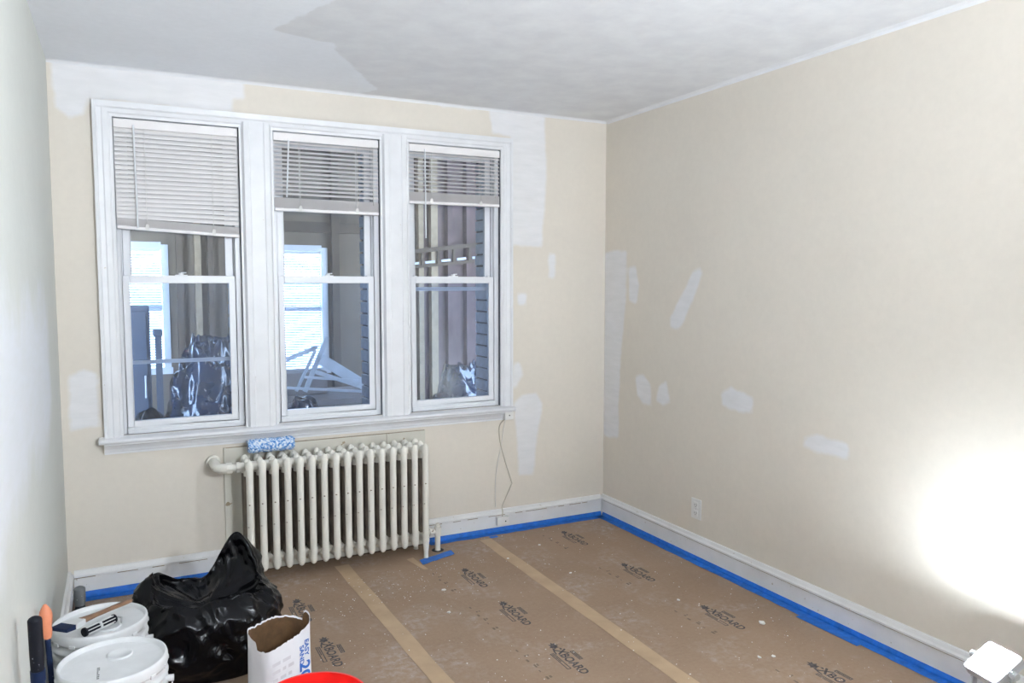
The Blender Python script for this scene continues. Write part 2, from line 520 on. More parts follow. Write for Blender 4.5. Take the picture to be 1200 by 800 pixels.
P_right = [
    [(-0.0, 1.69), (-0.10, 1.70), (-0.235, 1.685), (-0.225, 1.35), (-0.19, 1.10), (-0.17, 0.75), (-0.17, 0.53), (-0.0, 0.51)],
    [(-0.25, 1.59), (-0.33, 1.595), (-0.365, 1.48), (-0.34, 1.375), (-0.27, 1.39)],
    [(-0.93, 1.55), (-0.90, 1.575), (-0.84, 1.545), (-0.66, 1.30), (-0.66, 1.25), (-0.72, 1.235), (-0.77, 1.27)],
    [(-0.34, 0.935), (-0.42, 0.955), (-0.49, 0.90), (-0.50, 0.785), (-0.41, 0.78), (-0.36, 0.83)],
    [(-0.54, 0.82), (-0.57, 0.91), (-0.63, 0.935), (-0.67, 0.82), (-0.60, 0.80)],
    [(-1.08, 0.93), (-1.15, 0.965), (-1.31, 0.93), (-1.31, 0.855), (-1.20, 0.85), (-1.09, 0.87)],
    [(-1.63, 0.80), (-1.72, 0.825), (-1.87, 0.81), (-1.88, 0.75), (-1.70, 0.745), (-1.63, 0.755)],
]
wall_right = grid_wall('wall_right', fr(YF, 0, 0.025), fr(0, H, 0.02), lambda u, v: (W, u, v), ['wall'], P_right, [],
                       flip=True, label='long cream painted wall with scattered white filler patches')
P_left = [[(-0.50, 1.40), (-1.9, 1.45), (-3.2, 1.45), (-3.2, 0.85), (-1.6, 0.90), (-0.6, 0.95)]]
wall_left = grid_wall('wall_left', fr(YF, 0, 0.05), fr(0, H, 0.05), lambda u, v: (0, u, v), ['wall_l'], P_left, [],
                      label='narrow sliver of pale wall beside the white buckets')
grid_wall('wall_front', fr(0, W, 0.2), fr(0, H, 0.2), lambda u, v: (u, YF, v), ['wall'], [], [], flip=True, label='plain cream wall behind the camera')
P_ceil = [[(0.84, -0.87), (0.975, -1.31), (1.25, -2.2), (1.5, -4.0), (1.6, -5.4), (3.2, -5.4), (3.2, 0.1), (1.43, 0.1), (1.44, -0.03), (1.50, -0.14), (1.30, -0.44), (1.15, -0.69), (1.10, -0.80)]]
random.seed(3)
S_ceil = []
for k in range(26):
    x, y = random.uniform(1.3, 2.9), random.uniform(-1.9, -0.1)
    l, a = random.uniform(0.05, 0.22), random.uniform(-0.5, 0.3)
    dx, dy = l * math.cos(a), l * math.sin(a)
    S_ceil.append([(x, y), (x + dx, y + dy), (x + dx - 0.01, y + dy + 0.012), (x - 0.01, y + 0.012)])
ceiling = grid_wall('ceiling', fr(0, W, 0.025), fr(YF, 0, 0.025), lambda u, v: (u, v, H), ['ceiling'], P_ceil, S_ceil, flip=True,
                    label='white ceiling with a large grey skim-coated area', cat='ceiling')
def make_floor():
    b = MB()
    b.box(0, W, YF, 0, -0.10, 0.0)
    tag(b.build('floor', 'woodfloor'), 'old brown wooden floor under the protective paper', 'floor', kind='structure')
make_floor()
# ceiling edge bead
def edge_beads():
    b = MB()
    b.prism([(0.0, H), (-0.012, H), (-0.004, H - 0.006), (0.0, H - 0.014)], 0, 0.0, W)
    tag(b.build('trim_1', 'trim'), 'thin painted caulk bead where ceiling meets window wall', 'trim', kind='structure')
    b = MB()
    b.prism([(W, H), (W, H - 0.018), (W - 0.005, H - 0.008), (W - 0.02, H)], 1, YF, -0.012)
    tag(b.build('trim_2', 'trim'), 'thin white caulk bead where ceiling meets long wall', 'trim', kind='structure')
edge_beads()

# ------------------------------------------------------------------ baseboards
BBP = [(0, 0), (0.018, 0), (0.018, 0.098), (0.0165, 0.101), (0.0165, 0.104), (0.024, 0.106), (0.024, 0.114), (0.016, 0.121), (0.010, 0.134), (0, 0.136)]
def baseboards():
    for i, (a, b_) in enumerate(((0.0245, 0.700), (1.795, W - 0.0245))):
        if i == 0:
            o = empty('baseboard_back', ((a + b_) / 2, 0, 0), 'white baseboard along the window wall, left and right of radiator', 'baseboard', kind='structure')
        b = MB().prism([(-d, z) for d, z in BBP], 0, a, b_)
        b.build('baseboard_section', 'base', o)
        b = MB()
        x = a
        random.seed(11 + i)
        while x < b_ - 0.08:                 # broken caulk line under the cap
            l = random.uniform(0.03, 0.16)
            b.box(x, min(b_, x + l), -0.0195, -0.0160, 0.1008, 0.1008 + random.uniform(0.002, 0.0038))
            x += l + random.uniform(0.01, 0.10)
        tag(b.build('caulk_crack', 'crack', o), kind='stuff')
    b = MB().prism([(W - d, z) for d, z in BBP], 1, YF, 0)
    r = tag(b.build('baseboard_right', 'base'), 'white baseboard along the long wall above blue tape', 'baseboard', kind='structure')
    b = MB().box(W - 0.0192, W - 0.0160, -3.2, -0.03, 0.1012, 0.1034)
    b.build('caulk_crack', 'crack', r)
    b = MB().prism([(d, z) for d, z in BBP], 1, YF, 0)
    tag(b.build('baseboard_left', 'base'), 'short visible end of baseboard in the corner behind buckets', 'baseboard', kind='structure')
baseboards()

# ------------------------------------------------------------------ window casing
def casing():
    # side casings: stepped profile (x offset from outer edge, projection)
    def prof(x0, x1, outer_left):
        w = x1 - x0
        p = [(0.0, 0.0), (0.0, 0.030), (0.012, 0.030), (0.018, 0.022), (0.036, 0.019), (0.042, 0.022), (w - 0.020, 0.020), (w - 0.012, 0.014), (w, 0.014), (w, 0.0)]
        return [((x0 + d) if outer_left else (x1 - d), -h) for d, h in p]
    t1 = MB().prism(prof(0.175, 0.257, True), 2, 0.757, 2.337)
    tag(t1.build('trim_3', 'trim'), 'white stepped casing on the left side of the windows', 'trim', kind='structure')
    t2 = MB().prism(prof(2.273, 2.345, False), 2, 0.757, 2.337)
    tag(t2.build('trim_4', 'trim'), 'white stepped casing on the right side of the windows', 'trim', kind='structure')
    h = MB().prism([(0.0, 2.268), (-0.013, 2.268), (-0.014, 2.282), (-0.020, 2.288), (-0.019, 2.305), (-0.027, 2.312), (-0.030, 2.337), (0, 2.337)], 0, 0.176, 2.344)
    tag(h.build('trim_5', 'trim'), 'white head casing across the top of the windows', 'trim', kind='structure')
    for i, (a, b_) in enumerate(((0.818, 0.982), (1.543, 1.707))):
        p = [(a, 0), (a, -0.016), (a + 0.010, -0.016), (a + 0.020, -0.034), (a + 0.045, -0.036), (a + 0.050, -0.033), (b_ - 0.050, -0.033), (b_ - 0.045, -0.036), (b_ - 0.020, -0.034), (b_ - 0.010, -0.016), (b_, -0.016), (b_, 0)]
        m = MB().prism(p, 2, 0.757, 2.296)
        tag(m.build('trim_%d' % (6 + i), 'trim'), ('wide white mullion casing between the left and middle windows', 'wide white mullion casing between the middle and right windows')[i], 'trim', kind='structure')
    st = MB().prism([(0.03, 0.735), (-0.055, 0.735), (-0.062, 0.739), (-0.064, 0.746), (-0.061, 0.753), (-0.054, 0.757), (0.03, 0.766)], 0, 0.150, 2.348)
    tag(st.build('trim_8', 'trim'), 'white window stool running under all three windows', 'trim', kind='structure')
    ap = MB().prism([(0, 0.735), (-0.052, 0.735), (-0.052, 0.728), (-0.040, 0.722), (-0.028, 0.706), (-0.024, 0.694), (-0.018, 0.690), (-0.018, 0.680), (0, 0.680)], 0, 0.172, 2.325)
    tag(ap.build('trim_9', 'trim'), 'white cove moulding below the window stool', 'trim', kind='structure')
casing()

# ------------------------------------------------------------------ windows
def make_window(i):
    a, b = OPEN[i]
    which = ('left', 'middle', 'right')[i]
    w = empty('window_%d' % (i + 1), ((a + b) / 2, 0.03, ZB), 'white vinyl double-hung window, %s one of three' % which, 'window', kind='structure')
    x0, x1 = a + 0.002, b - 0.002
    # vinyl frame with tracks
    f = MB()
    for (p, q) in ((x0, x0 + 0.018), (x1 - 0.026, x1)):
        f.box(p, q, 0.022, 0.112, ZB, ZT)
    f.box(x0 + 0.018, x1 - 0.026, 0.022, 0.112, ZT - 0.03, ZT)
    f.box(x0 + 0.018, x1 - 0.026, 0.022, 0.112, ZB, ZB + 0.028)
    for xx in (x0 + 0.018, x1 - 0.032):
        f.box(xx, xx + 0.006, 0.056, 0.066, ZB + 0.03, ZT - 0.03)
    f.box(x0 + 0.0181, x1 - 0.0261, 0.012, 0.024, ZB, ZB + 0.020)
    f.build('frame', 'vinyl', w, bevel=0.002)
    def sash(name, xa, xb, za, zb, ya, yb, st, tr, br):
        s = MB()
        s.box(xa, xa + st, ya, yb, za, zb); s.box(xb - st, xb, ya, yb, za, zb)
        s.box(xa + st, xb - st, ya, yb, zb - tr, zb); s.box(xa + st, xb - st, ya, yb, za, za + br)
        o = s.build(name, 'vinyl', w, bevel=0.0025)
        g = MB().box(xa + st - 0.004, xb - st + 0.004, (ya + yb) / 2 - 0.002, (ya + yb) / 2 + 0.002, za + br - 0.004, zb - tr + 0.004)
        g.build('pane', 'glasslow' if name == 'lower_sash' else 'glass', o)
        return o
    lo = sash('lower_sash', x0 + 0.019, x1 - 0.030, ZB + 0.031, 1.531, 0.026, 0.055, 0.030, 0.037, 0.029)
    up = sash('upper_sash', x0 + 0.025, x1 - 0.033, 1.498, ZT - 0.031, 0.067, 0.096, 0.034, 0.034, 0.034)
    lk = MB()
    xm = (x0 + x1) / 2
    lk.box(xm - 0.028, xm + 0.028, 0.030, 0.052, 1.531, 1.536)
    lk.tube([(xm, 0.041, 1.536), (xm, 0.041, 1.545)], 0.012, 14)
    lk.bar((xm, 0.041, 1.545), (xm + 0.022, 0.032, 1.546), 0.009, 0.006)
    lk.build('sash_lock', 'vinyl', lo)
    for xx in (x0 + 0.05, x1 - 0.06):
        MB().box(xx - 0.008, xx + 0.008, 0.030, 0.050, 1.5305, 1.536).build('tilt_latch', 'vinyl', lo)
    for xx in (x0 + 0.045, x1 - 0.055):
        MB().box(xx - 0.006, xx + 0.006, 0.0225, 0.0265, 1.40, 1.402)
    zb = (1.095, None, 1.450)[i]
    if zb:
        MB().box(x0 + 0.02, x1 - 0.028, 0.098, 0.110, zb, zb + (0.019 if i == 0 else 0.022)).build('storm_rail', 'alu', w)
for i in range(3):
    make_window(i)

# ------------------------------------------------------------------ blinds
def make_blind(i, zl, zr, tilt, nst, label, wand):
    a, b = OPEN[i]
    x0, x1 = a + 0.006, b - 0.010
    w = x1 - x0
    top = 2.262
    o = empty('window_blind', ((x0 + x1) / 2, 0.0, top), label, 'blind', 'raised blinds in the three windows')
    hr = MB().prism([(-0.012, top - 0.040), (-0.012, top - 0.002), (-0.009, top), (0.012, top), (0.012, top - 0.040)], 0, x0, x1)
    hr.build('headrail', 'blind', o)
    sl = MB()
    n = 5
    pts = []
    for k in range(n):
        u = (k / (n - 1) - 0.5) * 0.025
        pts.append((u, 0.0022 * (1 - (2 * k / (n - 1) - 1) ** 2)))
    sl.add([(s * w / 2 * 0.998, p[0], p[1]) for s in (-1, 1) for p in pts], [(k, k + 1, n + k + 1, n + k) for k in range(n - 1)], 0, True)
    me = sl.mesh('slat', 'blind')
    cx = (x0 + x1) / 2
    slope = math.atan2(zr - zl, w)
    rail_c = (zl + zr) / 2
    # bottom rail
    def zat(x, base): return base + (x - cx) * math.tan(slope)
    br = MB()
    br.bar((x0, 0, zl + 0.008), (x1, 0, zr + 0.008), 0.024, 0.016)
    br.build('bottom_rail', 'blind', o, bevel=0.003)
    # stacked slats
    for k in range(nst):
        inst(me, 'slat', o, (0, random.uniform(-0.001, 0.001), rail_c + 0.0215 + k * 0.0034 - top), (0.42, -slope, 0))
    zst = rail_c + 0.0195 + nst * 0.0034
    pitch = 0.0215
    z = top - 0.050
    m = int((z - zst - 0.01) / pitch)
    for k in range(m + 1):
        f = k / max(1, m)
        inst(me, 'slat', o, (0, random.uniform(-0.0006, 0.0006), z - k * pitch - top), (tilt + random.uniform(-0.03, 0.03), -slope * max(0, f - 0.8) * 5 * 0.7, 0))
    for xx in (x0 + 0.13, x1 - 0.12):
        c = MB()
        c.tube([(xx, -0.0135, top - 0.04), (xx, -0.0135, zat(xx, rail_c) + 0.01)], 0.0012, 6)
        c.tube([(xx, 0.0135, top - 0.04), (xx, 0.0135, zat(xx, rail_c) + 0.01)], 0.0012, 6)
        c.box(xx - 0.008, xx + 0.008, -0.0138, -0.0122, zat(xx, rail_c) + 0.001, zat(xx, rail_c) + 0.030)
        c.build('ladder_cord', 'cord', o)
    (wx, wz0), (wx1, wz1) = wand
    wd = MB()
    wd.tube([(wx, -0.020, wz0), (wx1, -0.022, wz1)], 0.0040, 8)
    wd.tube([(wx, -0.012, top - 0.03), (wx, -0.020, wz0)], 0.002, 6)
    wd.build('tilt_wand', 'vinyl', o)
    if i > 0:
        pc = MB()
        xx = x1 - 0.03
        pc.tube([(xx, -0.0150, top - 0.04), (xx - 0.003, -0.0165, (top + zr) / 2), (xx, -0.0150, zr + 0.05)], 0.0015, 6)
        pc.build('pull_cord', 'cord', o)
make_blind(0, 1.752, 1.722, math.radians(60), 9, 'almost closed white slatted blind pulled lowest, in the left window', ((0.345, 2.235), (0.350, 1.755)))
make_blind(1, 1.865, 1.862, math.radians(33), 14, 'half-raised white slatted blind in the middle window', ((1.060, 2.225), (1.045, 1.935)))
make_blind(2, 1.935, 1.938, math.radians(28), 13, 'short white slatted blind raised highest, in the right window', ((1.800, 2.235), (1.802, 1.745)))

# ------------------------------------------------------------------ radiator
def make_backboard():
    b = MB()
    b.box(0.705, 1.790, -0.016, -0.0005, 0.0, 0.662)
    o = tag(b.build('wall_board', 'radboard', bevel=0.002), 'flat cream board fixed to the wall behind the radiator', 'board')
    MB().box(1.560, 1.563, -0.0166, -0.0155, 0.55, 0.662).build('joint', 'crack', o)
    MB().box(0.715, 1.785, -0.0163, -0.0155, 0.659, 0.6625).build('gap', 'crack', o)
make_backboard()
RX0, RSP, RN = 0.797, 0.0606, 16
def make_radiator():
    r = empty('cast_iron_radiator', (RX0 + RSP * 7.5, -0.15, 0), 'cream cast-iron column radiator below the windows', 'radiator')
    def section(leg):
        b = MB()
        ys = (-0.238, -0.158, -0.078)
        zt, zb = 0.600, 0.100
        for y in ys:
            path, rad = [], []
            for k in range(6):
                t = k / 5 * math.pi / 2
                path.append((0, y, zb - 0.030 * math.cos(t))); rad.append(max(0.001, 0.0175 * math.sin(t)))
            path += [(0, y, 0.16), (0, y, 0.54)]; rad += [0.0155, 0.0155]
            for k in range(6):
                t = k / 5 * math.pi / 2
                path.append((0, y, zt + 0.032 * math.sin(t))); rad.append(max(0.001, 0.0175 * math.cos(t)))
            rad = [q * 1.3 for q in rad]
            if y == ys[0]:
                b.tube(path, rad, 14, ell=0.84, caps=False)
            else:                     # rear columns darkened mid-height, shade of the gaps painted on
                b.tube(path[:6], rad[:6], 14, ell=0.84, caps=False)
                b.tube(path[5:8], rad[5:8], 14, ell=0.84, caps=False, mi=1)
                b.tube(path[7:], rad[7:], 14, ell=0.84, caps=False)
        for z in (zt - 0.006, zb + 0.006):
            b.tube([(0, -0.250, z), (0, -0.238, z), (0, -0.078, z), (0, -0.066, z)], [0.007, 0.0158, 0.0158, 0.007], 14, ell=1.3)
        for z in (zt - 0.012, zb + 0.012):
            b.tube([(-RSP / 2, -0.158, z), (RSP / 2, -0.158, z)], 0.023, 14, caps=False)
        return b
    me_b = section(False)
    me = None
    for k in range(RN):
        x = RX0 + k * RSP
        if me is None:
            o = me_b.build('section', ['rad', 'radshade'], r, origin=(-world_off(r).x, -world_off(r).y, 0))
            me = o.data
            # mesh verts are relative to the world origin at x = 0
            o.location = (x - world_off(r).x, -world_off(r).y, 0)
            o.data.transform(Matrix.Identity(4))
        else:
            o = inst(me, 'section', r, (x - world_off(r).x, -world_off(r).y, 0))
        if k in (0, RN - 1):
            for y in (-0.238, -0.078):
                lg = MB()
                lg.tube([(x, y, 0.14), (x, y, 0.08), (x, y, 0.03), (x, y, 0.008), (x, y, 0.002)], [0.0205, 0.0205, 0.0150, 0.0150, 0.0165], 12, ell=0.8)
                lg.build('leg', 'rad', r)
    xr = RX0 + (RN - 1) * RSP
    v = MB()   # elbow from the wall to the first section, top left
    v.tube([(0.655, -0.017, 0.595), (0.655, -0.024, 0.595)], 0.034, 20)
    v.tube([(0.655, -0.02, 0.595), (0.655, -0.09, 0.595), (0.658, -0.125, 0.592), (0.670, -0.148, 0.589), (0.69, -0.158, 0.588), (0.72, -0.158, 0.588)], 0.024, 14)
    v.tube([(0.700, -0.158, 0.588), (0.726, -0.158, 0.588)], 0.028, 8, smooth=False)
    v.tube([(0.726, -0.158, 0.588), (0.745, -0.158, 0.588)], 0.018, 12)
    v.tube([(0.745, -0.158, 0.588), (0.762, -0.158, 0.588)], 0.027, 6, smooth=False)
    v.tube([(0.762, -0.158, 0.588), (0.79, -0.158, 0.588)], 0.021, 12)
    v.build('inlet_elbow', 'rad', r)
    p = MB()
    p.tube([(1.805, -0.158, 0.002), (1.805, -0.158, 0.150)], 0.0155, 14)
    p.tube([(1.805, -0.158, 0.090), (1.805, -0.158, 0.135)], 0.022, 8, smooth=False)
    p.tube([(1.805, -0.158, 0.150), (1.805, -0.158, 0.158)], 0.010, 10)
    p.tube([(1.805, -0.158, 0.112), (xr + 0.01, -0.158, 0.112)], 0.014, 12)
    p.tube([(1.755, -0.158, 0.112), (1.775, -0.158, 0.112)], 0.025, 6, smooth=False)
    p.build('return_pipe', 'rad', r)
    return r
make_radiator()
def roller_cover():
    b = MB()
    n, m = 56, 48
    x0, x1, c, R = 0.812, 1.042, (-0.085, 0.672), 0.0345
    vs, fs = [], []
    for i in range(m + 1):
        f = i / m
        edge = min(f, 1 - f) * m
        for k in range(n):
            t = 2 * math.pi * k / n
            x = x0 + (x1 - x0) * f
            y, z = math.cos(t), math.sin(t)
            d = noise.noise(Vector((x * 95, y * 4.2, z * 4.2))) * 0.0045 + noise.noise(Vector((x * 220, y * 9, z * 9))) * 0.002
            rr = (R + d) * (0.80 + 0.2 * min(1, edge / 2.5))
            if edge == 0: x += d * 0.8
            vs.append((x, c[0] + y * rr, c[1] + z * rr))
    for i in range(m):
        for k in range(n):
            fs.append((i * n + k, i * n + (k + 1) % n, (i + 1) * n + (k + 1) % n, (i + 1) * n + k))
    b.add(vs, fs, 0, True)
    for i, xx in ((0, x0), (m, x1)):
        ring = vs[i * n:(i + 1) * n]
        inner = [(xx, c[0] + math.cos(2 * math.pi * k / n) * 0.020, c[1] + math.sin(2 * math.pi * k / n) * 0.020) for k in range(n)]
        b.add(ring + inner, [(k, (k + 1) % n, n + (k + 1) % n, n + k) for k in range(n)], 0, True)
    o = tag(b.build('paint_roller_cover', 'nap'), 'fluffy blue and white paint roller cover lying on the radiator', 'paint roller')
    t = MB()
    t.lathe([(0.020, 0), (0.020, x1 - x0), (0.0185, x1 - x0), (0.0185, 0), (0.020, 0)], (0, 0, 0), 24)
    t.v = [(x0 + z, c[0] + x, c[1] + y) for x, y, z in t.v]
    t.build('core_tube', 'tan', o)
roller_cover()

# ------------------------------------------------------------------ floor protection paper, seams, tape
PZ = 0.0016
ink_logo = None
def logo_geom():
    """burst emblem, X, BOARD, bar above and outlined bars below; local x = reading direction, y = up"""
    b = MB()
    random.seed(5)
    def poly(pts): b.add([(x, y, 0) for x, y in pts], [tuple(range(len(pts)))])
    # ragged claw-like emblem: a dark splash with torn points
    poly([(0.000, 0.052), (0.018, 0.046), (0.012, 0.036), (0.030, 0.038), (0.040, 0.028), (0.046, 0.042), (0.058, 0.046), (0.050, 0.054), (0.052, 0.066), (0.038, 0.062), (0.030, 0.076), (0.024, 0.062), (0.010, 0.068), (0.013, 0.058)])
    poly([(0.046, 0.036), (0.078, 0.026), (0.100, 0.024), (0.100, 0.029), (0.074, 0.034), (0.052, 0.044)])
    poly([(0.054, 0.066), (0.066, 0.060), (0.074, 0.064), (0.066, 0.072)])
    vs, fs = text_mesh('X', 0.062, None, 0.0015, 0.2)
    b.add([(x + 0.062, y + 0.036, 0) for x, y, z in vs], fs)
    vs, fs = text_mesh('BOARD', 0.053, None, 0.0014, 0.0, sx=0.97)
    b.add([(x + 0.108, y + 0.034, 0) for x, y, z in vs], fs)
    def outline(x0, x1, y0, y1, t):
        poly([(x0, y0), (x1, y0), (x1, y0 + t), (x0, y0 + t)]); poly([(x0, y1 - t), (x1, y1 - t), (x1, y1), (x0, y1)])
        poly([(x0, y0 + t), (x0 + t, y0 + t), (x0 + t, y1 - t), (x0, y1 - t)]); poly([(x1 - t, y0 + t), (x1, y0 + t), (x1, y1 - t), (x1 - t, y1 - t)])
    outline(0.100, 0.178, 0.086, 0.104, 0.0045)
    poly([(0.108, 0.0925), (0.170, 0.0925), (0.170, 0.0975), (0.108, 0.0975)])
    outline(0.085, 0.225, 0.003, 0.021, 0.004)
    poly([(0.090, 0.010), (0.160, 0.010), (0.160, 0.014), (0.090, 0.014)])
    return b
def faint_geom():
    b = MB()
    random.seed(9)
    x = 0
    for k in range(6):
        l = random.uniform(0.012, 0.03); h = random.uniform(0.012, 0.03)
        y = random.uniform(-0.006, 0.006)
        b.add([(x, y, 0), (x + l, y, 0), (x + l, y + h * 0.4, 0), (x, y + h * 0.4, 0)], [(0, 1, 2, 3)])
        if k % 2: b.add([(x, y + h * 0.6, 0), (x + l * 0.7, y + h * 0.6, 0), (x + l * 0.7, y + h, 0), (x, y + h, 0)], [(0, 1, 2, 3)])
        x += l + random.uniform(0.02, 0.04)
    return b
def make_papers():
    lg = logo_geom(); fg = faint_geom()
    lme = lg.mesh('printed_logo', 'ink'); fme = fg.mesh('printed_line', 'inkfaint')
    spec = [
        ((0.03, 1.30), -0.03, 'brown floor protection paper sheet under buckets, bag and radiator', [(0.905, -0.48), (0.925, -0.935), (0.92, -1.40)], []),
        ((1.27, 2.13), -0.04, 'brown floor protection paper sheet in the middle, between two seams', [(1.770, -0.475), (1.760, -0.945), (1.757, -1.42), (1.757, -1.90)], [(1.655, -0.47), (1.655, -0.94), (1.655, -1.41)]),
        ((2.10, W - 0.026), -0.03, 'brown floor protection paper sheet along the long wall', [(2.545, -0.18), (2.555, -0.79), (2.570, -1.405), (2.582, -2.02)], [(2.455, -0.20), (2.465, -0.79), (2.475, -1.40), (2.478, -2.01)]),
    ]
    for i, ((x0, x1), y1, lab, logos, faints) in enumerate(spec):
        b = MB()
        z0 = 0.0 + 0.0006 * i
        b.box(x0, x1, YF + 0.03, y1, z0, z0 + 0.0012)
        o = tag(b.build('floor_paper', 'paper'), lab, 'floor paper', 'protective paper sheets on the floor')
        off = o.location
        for (lx, ly) in logos:
            inst(lme, 'printed_logo', o, (lx - off.x, ly - off.y, 0.0012 + 0.0004), (0, 0, -math.pi / 2))
        for (lx, ly) in faints:
            tag(inst(fme, 'printed_line', o, (lx - off.x, ly - off.y, 0.0012 + 0.0004), (0, 0, -math.pi / 2)), kind='stuff')
make_papers()
def ragged_strip(pts_a, pts_b, z0, z1):
    b = MB()
    n = len(pts_a)
    top = [(x, y, z1) for x, y in pts_a] + [(x, y, z1) for x, y in pts_b]
    bot = [(x, y, z0) for x, y in pts_a] + [(x, y, z0) for x, y in pts_b]
    b.add(top, [(i, i + 1, n + i + 1, n + i) for i in range(n - 1)])
    for ring in (pts_a, pts_b):
        b.add([(x, y, z0) for x, y in ring] + [(x, y, z1) for x, y in ring], [(i, i + 1, n + i + 1, n + i) for i in range(n - 1)])
    b.add([top[0], top[n], bot[n], bot[0]], [(0, 1, 2, 3)])
    b.add([top[n - 1], top[2 * n - 1], bot[2 * n - 1], bot[n - 1]], [(0, 1, 2, 3)])
    return b
def make_seams():
    for xa, xb, y0, lab in ((1.262, 1.295, -0.15, 'tan tape strip on paper seam left, starting under the radiator'), (2.118, 2.112, -0.115, 'tan tape strip on paper seam right, towards the long wall')):
        ys = np.linspace(y0, YF + 0.1, 40)
        A, B = [], []
        for k, y in enumerate(ys):
            c = xa + (xb - xa) * k / 12
            c = min(c, xa + (xb - xa) * 1.2) if xb > xa else c
            A.append((c - 0.037 + 0.002 * math.sin(k * 2.1), y)); B.append((c + 0.037 + 0.002 * math.cos(k * 1.7), y))
        b = ragged_strip(A, B, 0.0031, 0.0037)
        tag(b.build('seam_tape', 'seam'), lab, 'tape', 'tan seam tapes on the floor paper')
    b = ragged_strip([(1.60, -0.22), (1.63, -0.40)], [(1.64, -0.21), (1.655, -0.41)], 0.0028, 0.0033)
    tag(b.build('tape_scrap', 'seam'), 'short torn scrap of tan tape on paper near radiator leg', 'tape')
make_seams()
def jitter_line(a, b, n, amp, seed):
    random.seed(seed)
    a, b = Vector(a), Vector(b)
    d = (b - a).normalized(); nrm = Vector((-d.y, d.x))
    return [tuple(a + (b - a) * (k / (n - 1)) + nrm * random.uniform(-amp, amp)) for k in range(n)]
def make_tapes():
    def tape(name, ax, a, b_, hv, wf, lab, seed):
        """L-shaped strip: up the baseboard and out over the paper"""
        n = max(4, int(abs(b_ - a) / 0.05))
        if ax == 'x':
            A = jitter_line((a, -0.0265), (b_, -0.0265), n, 0.0, seed)
            B = jitter_line((a, -0.0265 - wf), (b_, -0.0265 - wf), n, 0.004, seed)
            st = ragged_strip(A, B, 0.0034, 0.0044)
            st.prism([(-0.0181, 0.004), (-0.0262, 0.004), (-0.0262, 0.012), (-0.0205, hv), (-0.0181, hv)], 0, a, b_)
        else:
            A = jitter_line((W - 0.0265, a), (W - 0.0265, b_), n, 0.0, seed)
            B = jitter_line((W - 0.0265 - wf, a), (W - 0.0265 - wf, b_), n, 0.003, seed)
            st = ragged_strip(A, B, 0.0034, 0.0044)
            st.prism([(W - 0.0181, 0.004), (W - 0.0262, 0.004), (W - 0.0262, 0.012), (W - 0.0205, hv), (W - 0.0181, hv)], 1, a, b_)
        return tag(st.build(name, 'tape'), lab, 'tape', 'blue masking tapes along the floor')
    tape('masking_tape', 'x', 0.03, 0.70, 0.034, 0.045, 'blue masking tape strip on baseboard behind the black bag', 21)
    tape('masking_tape', 'x', 1.80, W - 0.03, 0.030, 0.045, 'blue masking tape strip below wall jack, right of radiator', 22)
    tape('masking_tape', 'y', -3.4, -0.03, 0.026, 0.042, 'long blue masking tape strip along the long wall', 23)
    ex = ragged_strip(jitter_line((2.955, -1.70), (2.955, -2.02), 6, 0.002, 4), jitter_line((2.915, -1.70), (2.918, -2.02), 6, 0.003, 5), 0.0045, 0.0052)
    tag(ex.build('masking_tape', 'tape'), 'short extra piece of blue tape overlapping strip at long wall', 'tape', 'blue masking tapes along the floor')
    lg = ragged_strip(jitter_line((1.66, -0.265), (1.87, -0.195), 8, 0.004, 6), jitter_line((1.65, -0.335), (1.865, -0.258), 8, 0.006, 7), 0.0036, 0.0046)
    tag(lg.build('masking_tape', 'tape'), 'blue tape piece on floor around right radiator leg', 'tape', 'blue masking tapes along the floor')
    sm = ragged_strip(jitter_line((2.155, -0.085), (2.205, -0.085), 4, 0.003, 8), jitter_line((2.155, -0.115), (2.205, -0.115), 4, 0.003, 9), 0.0046, 0.0052)
    tag(sm.build('tape_scrap', 'tape'), 'tiny blue tape scrap on floor below the wall jack', 'tape')
    h = MB()
    h.lathe([(0.0165, 0.0034), (0.034, 0.0034), (0.034, 0.0040), (0.0165, 0.0040), (0.0165, 0.0034)], (1.805, -0.158, 0), 20)
    tag(h.build('pipe_hole_collar', 'slot'), 'dark gap cut in paper around the radiator pipe', 'pipe hole')
make_tapes()

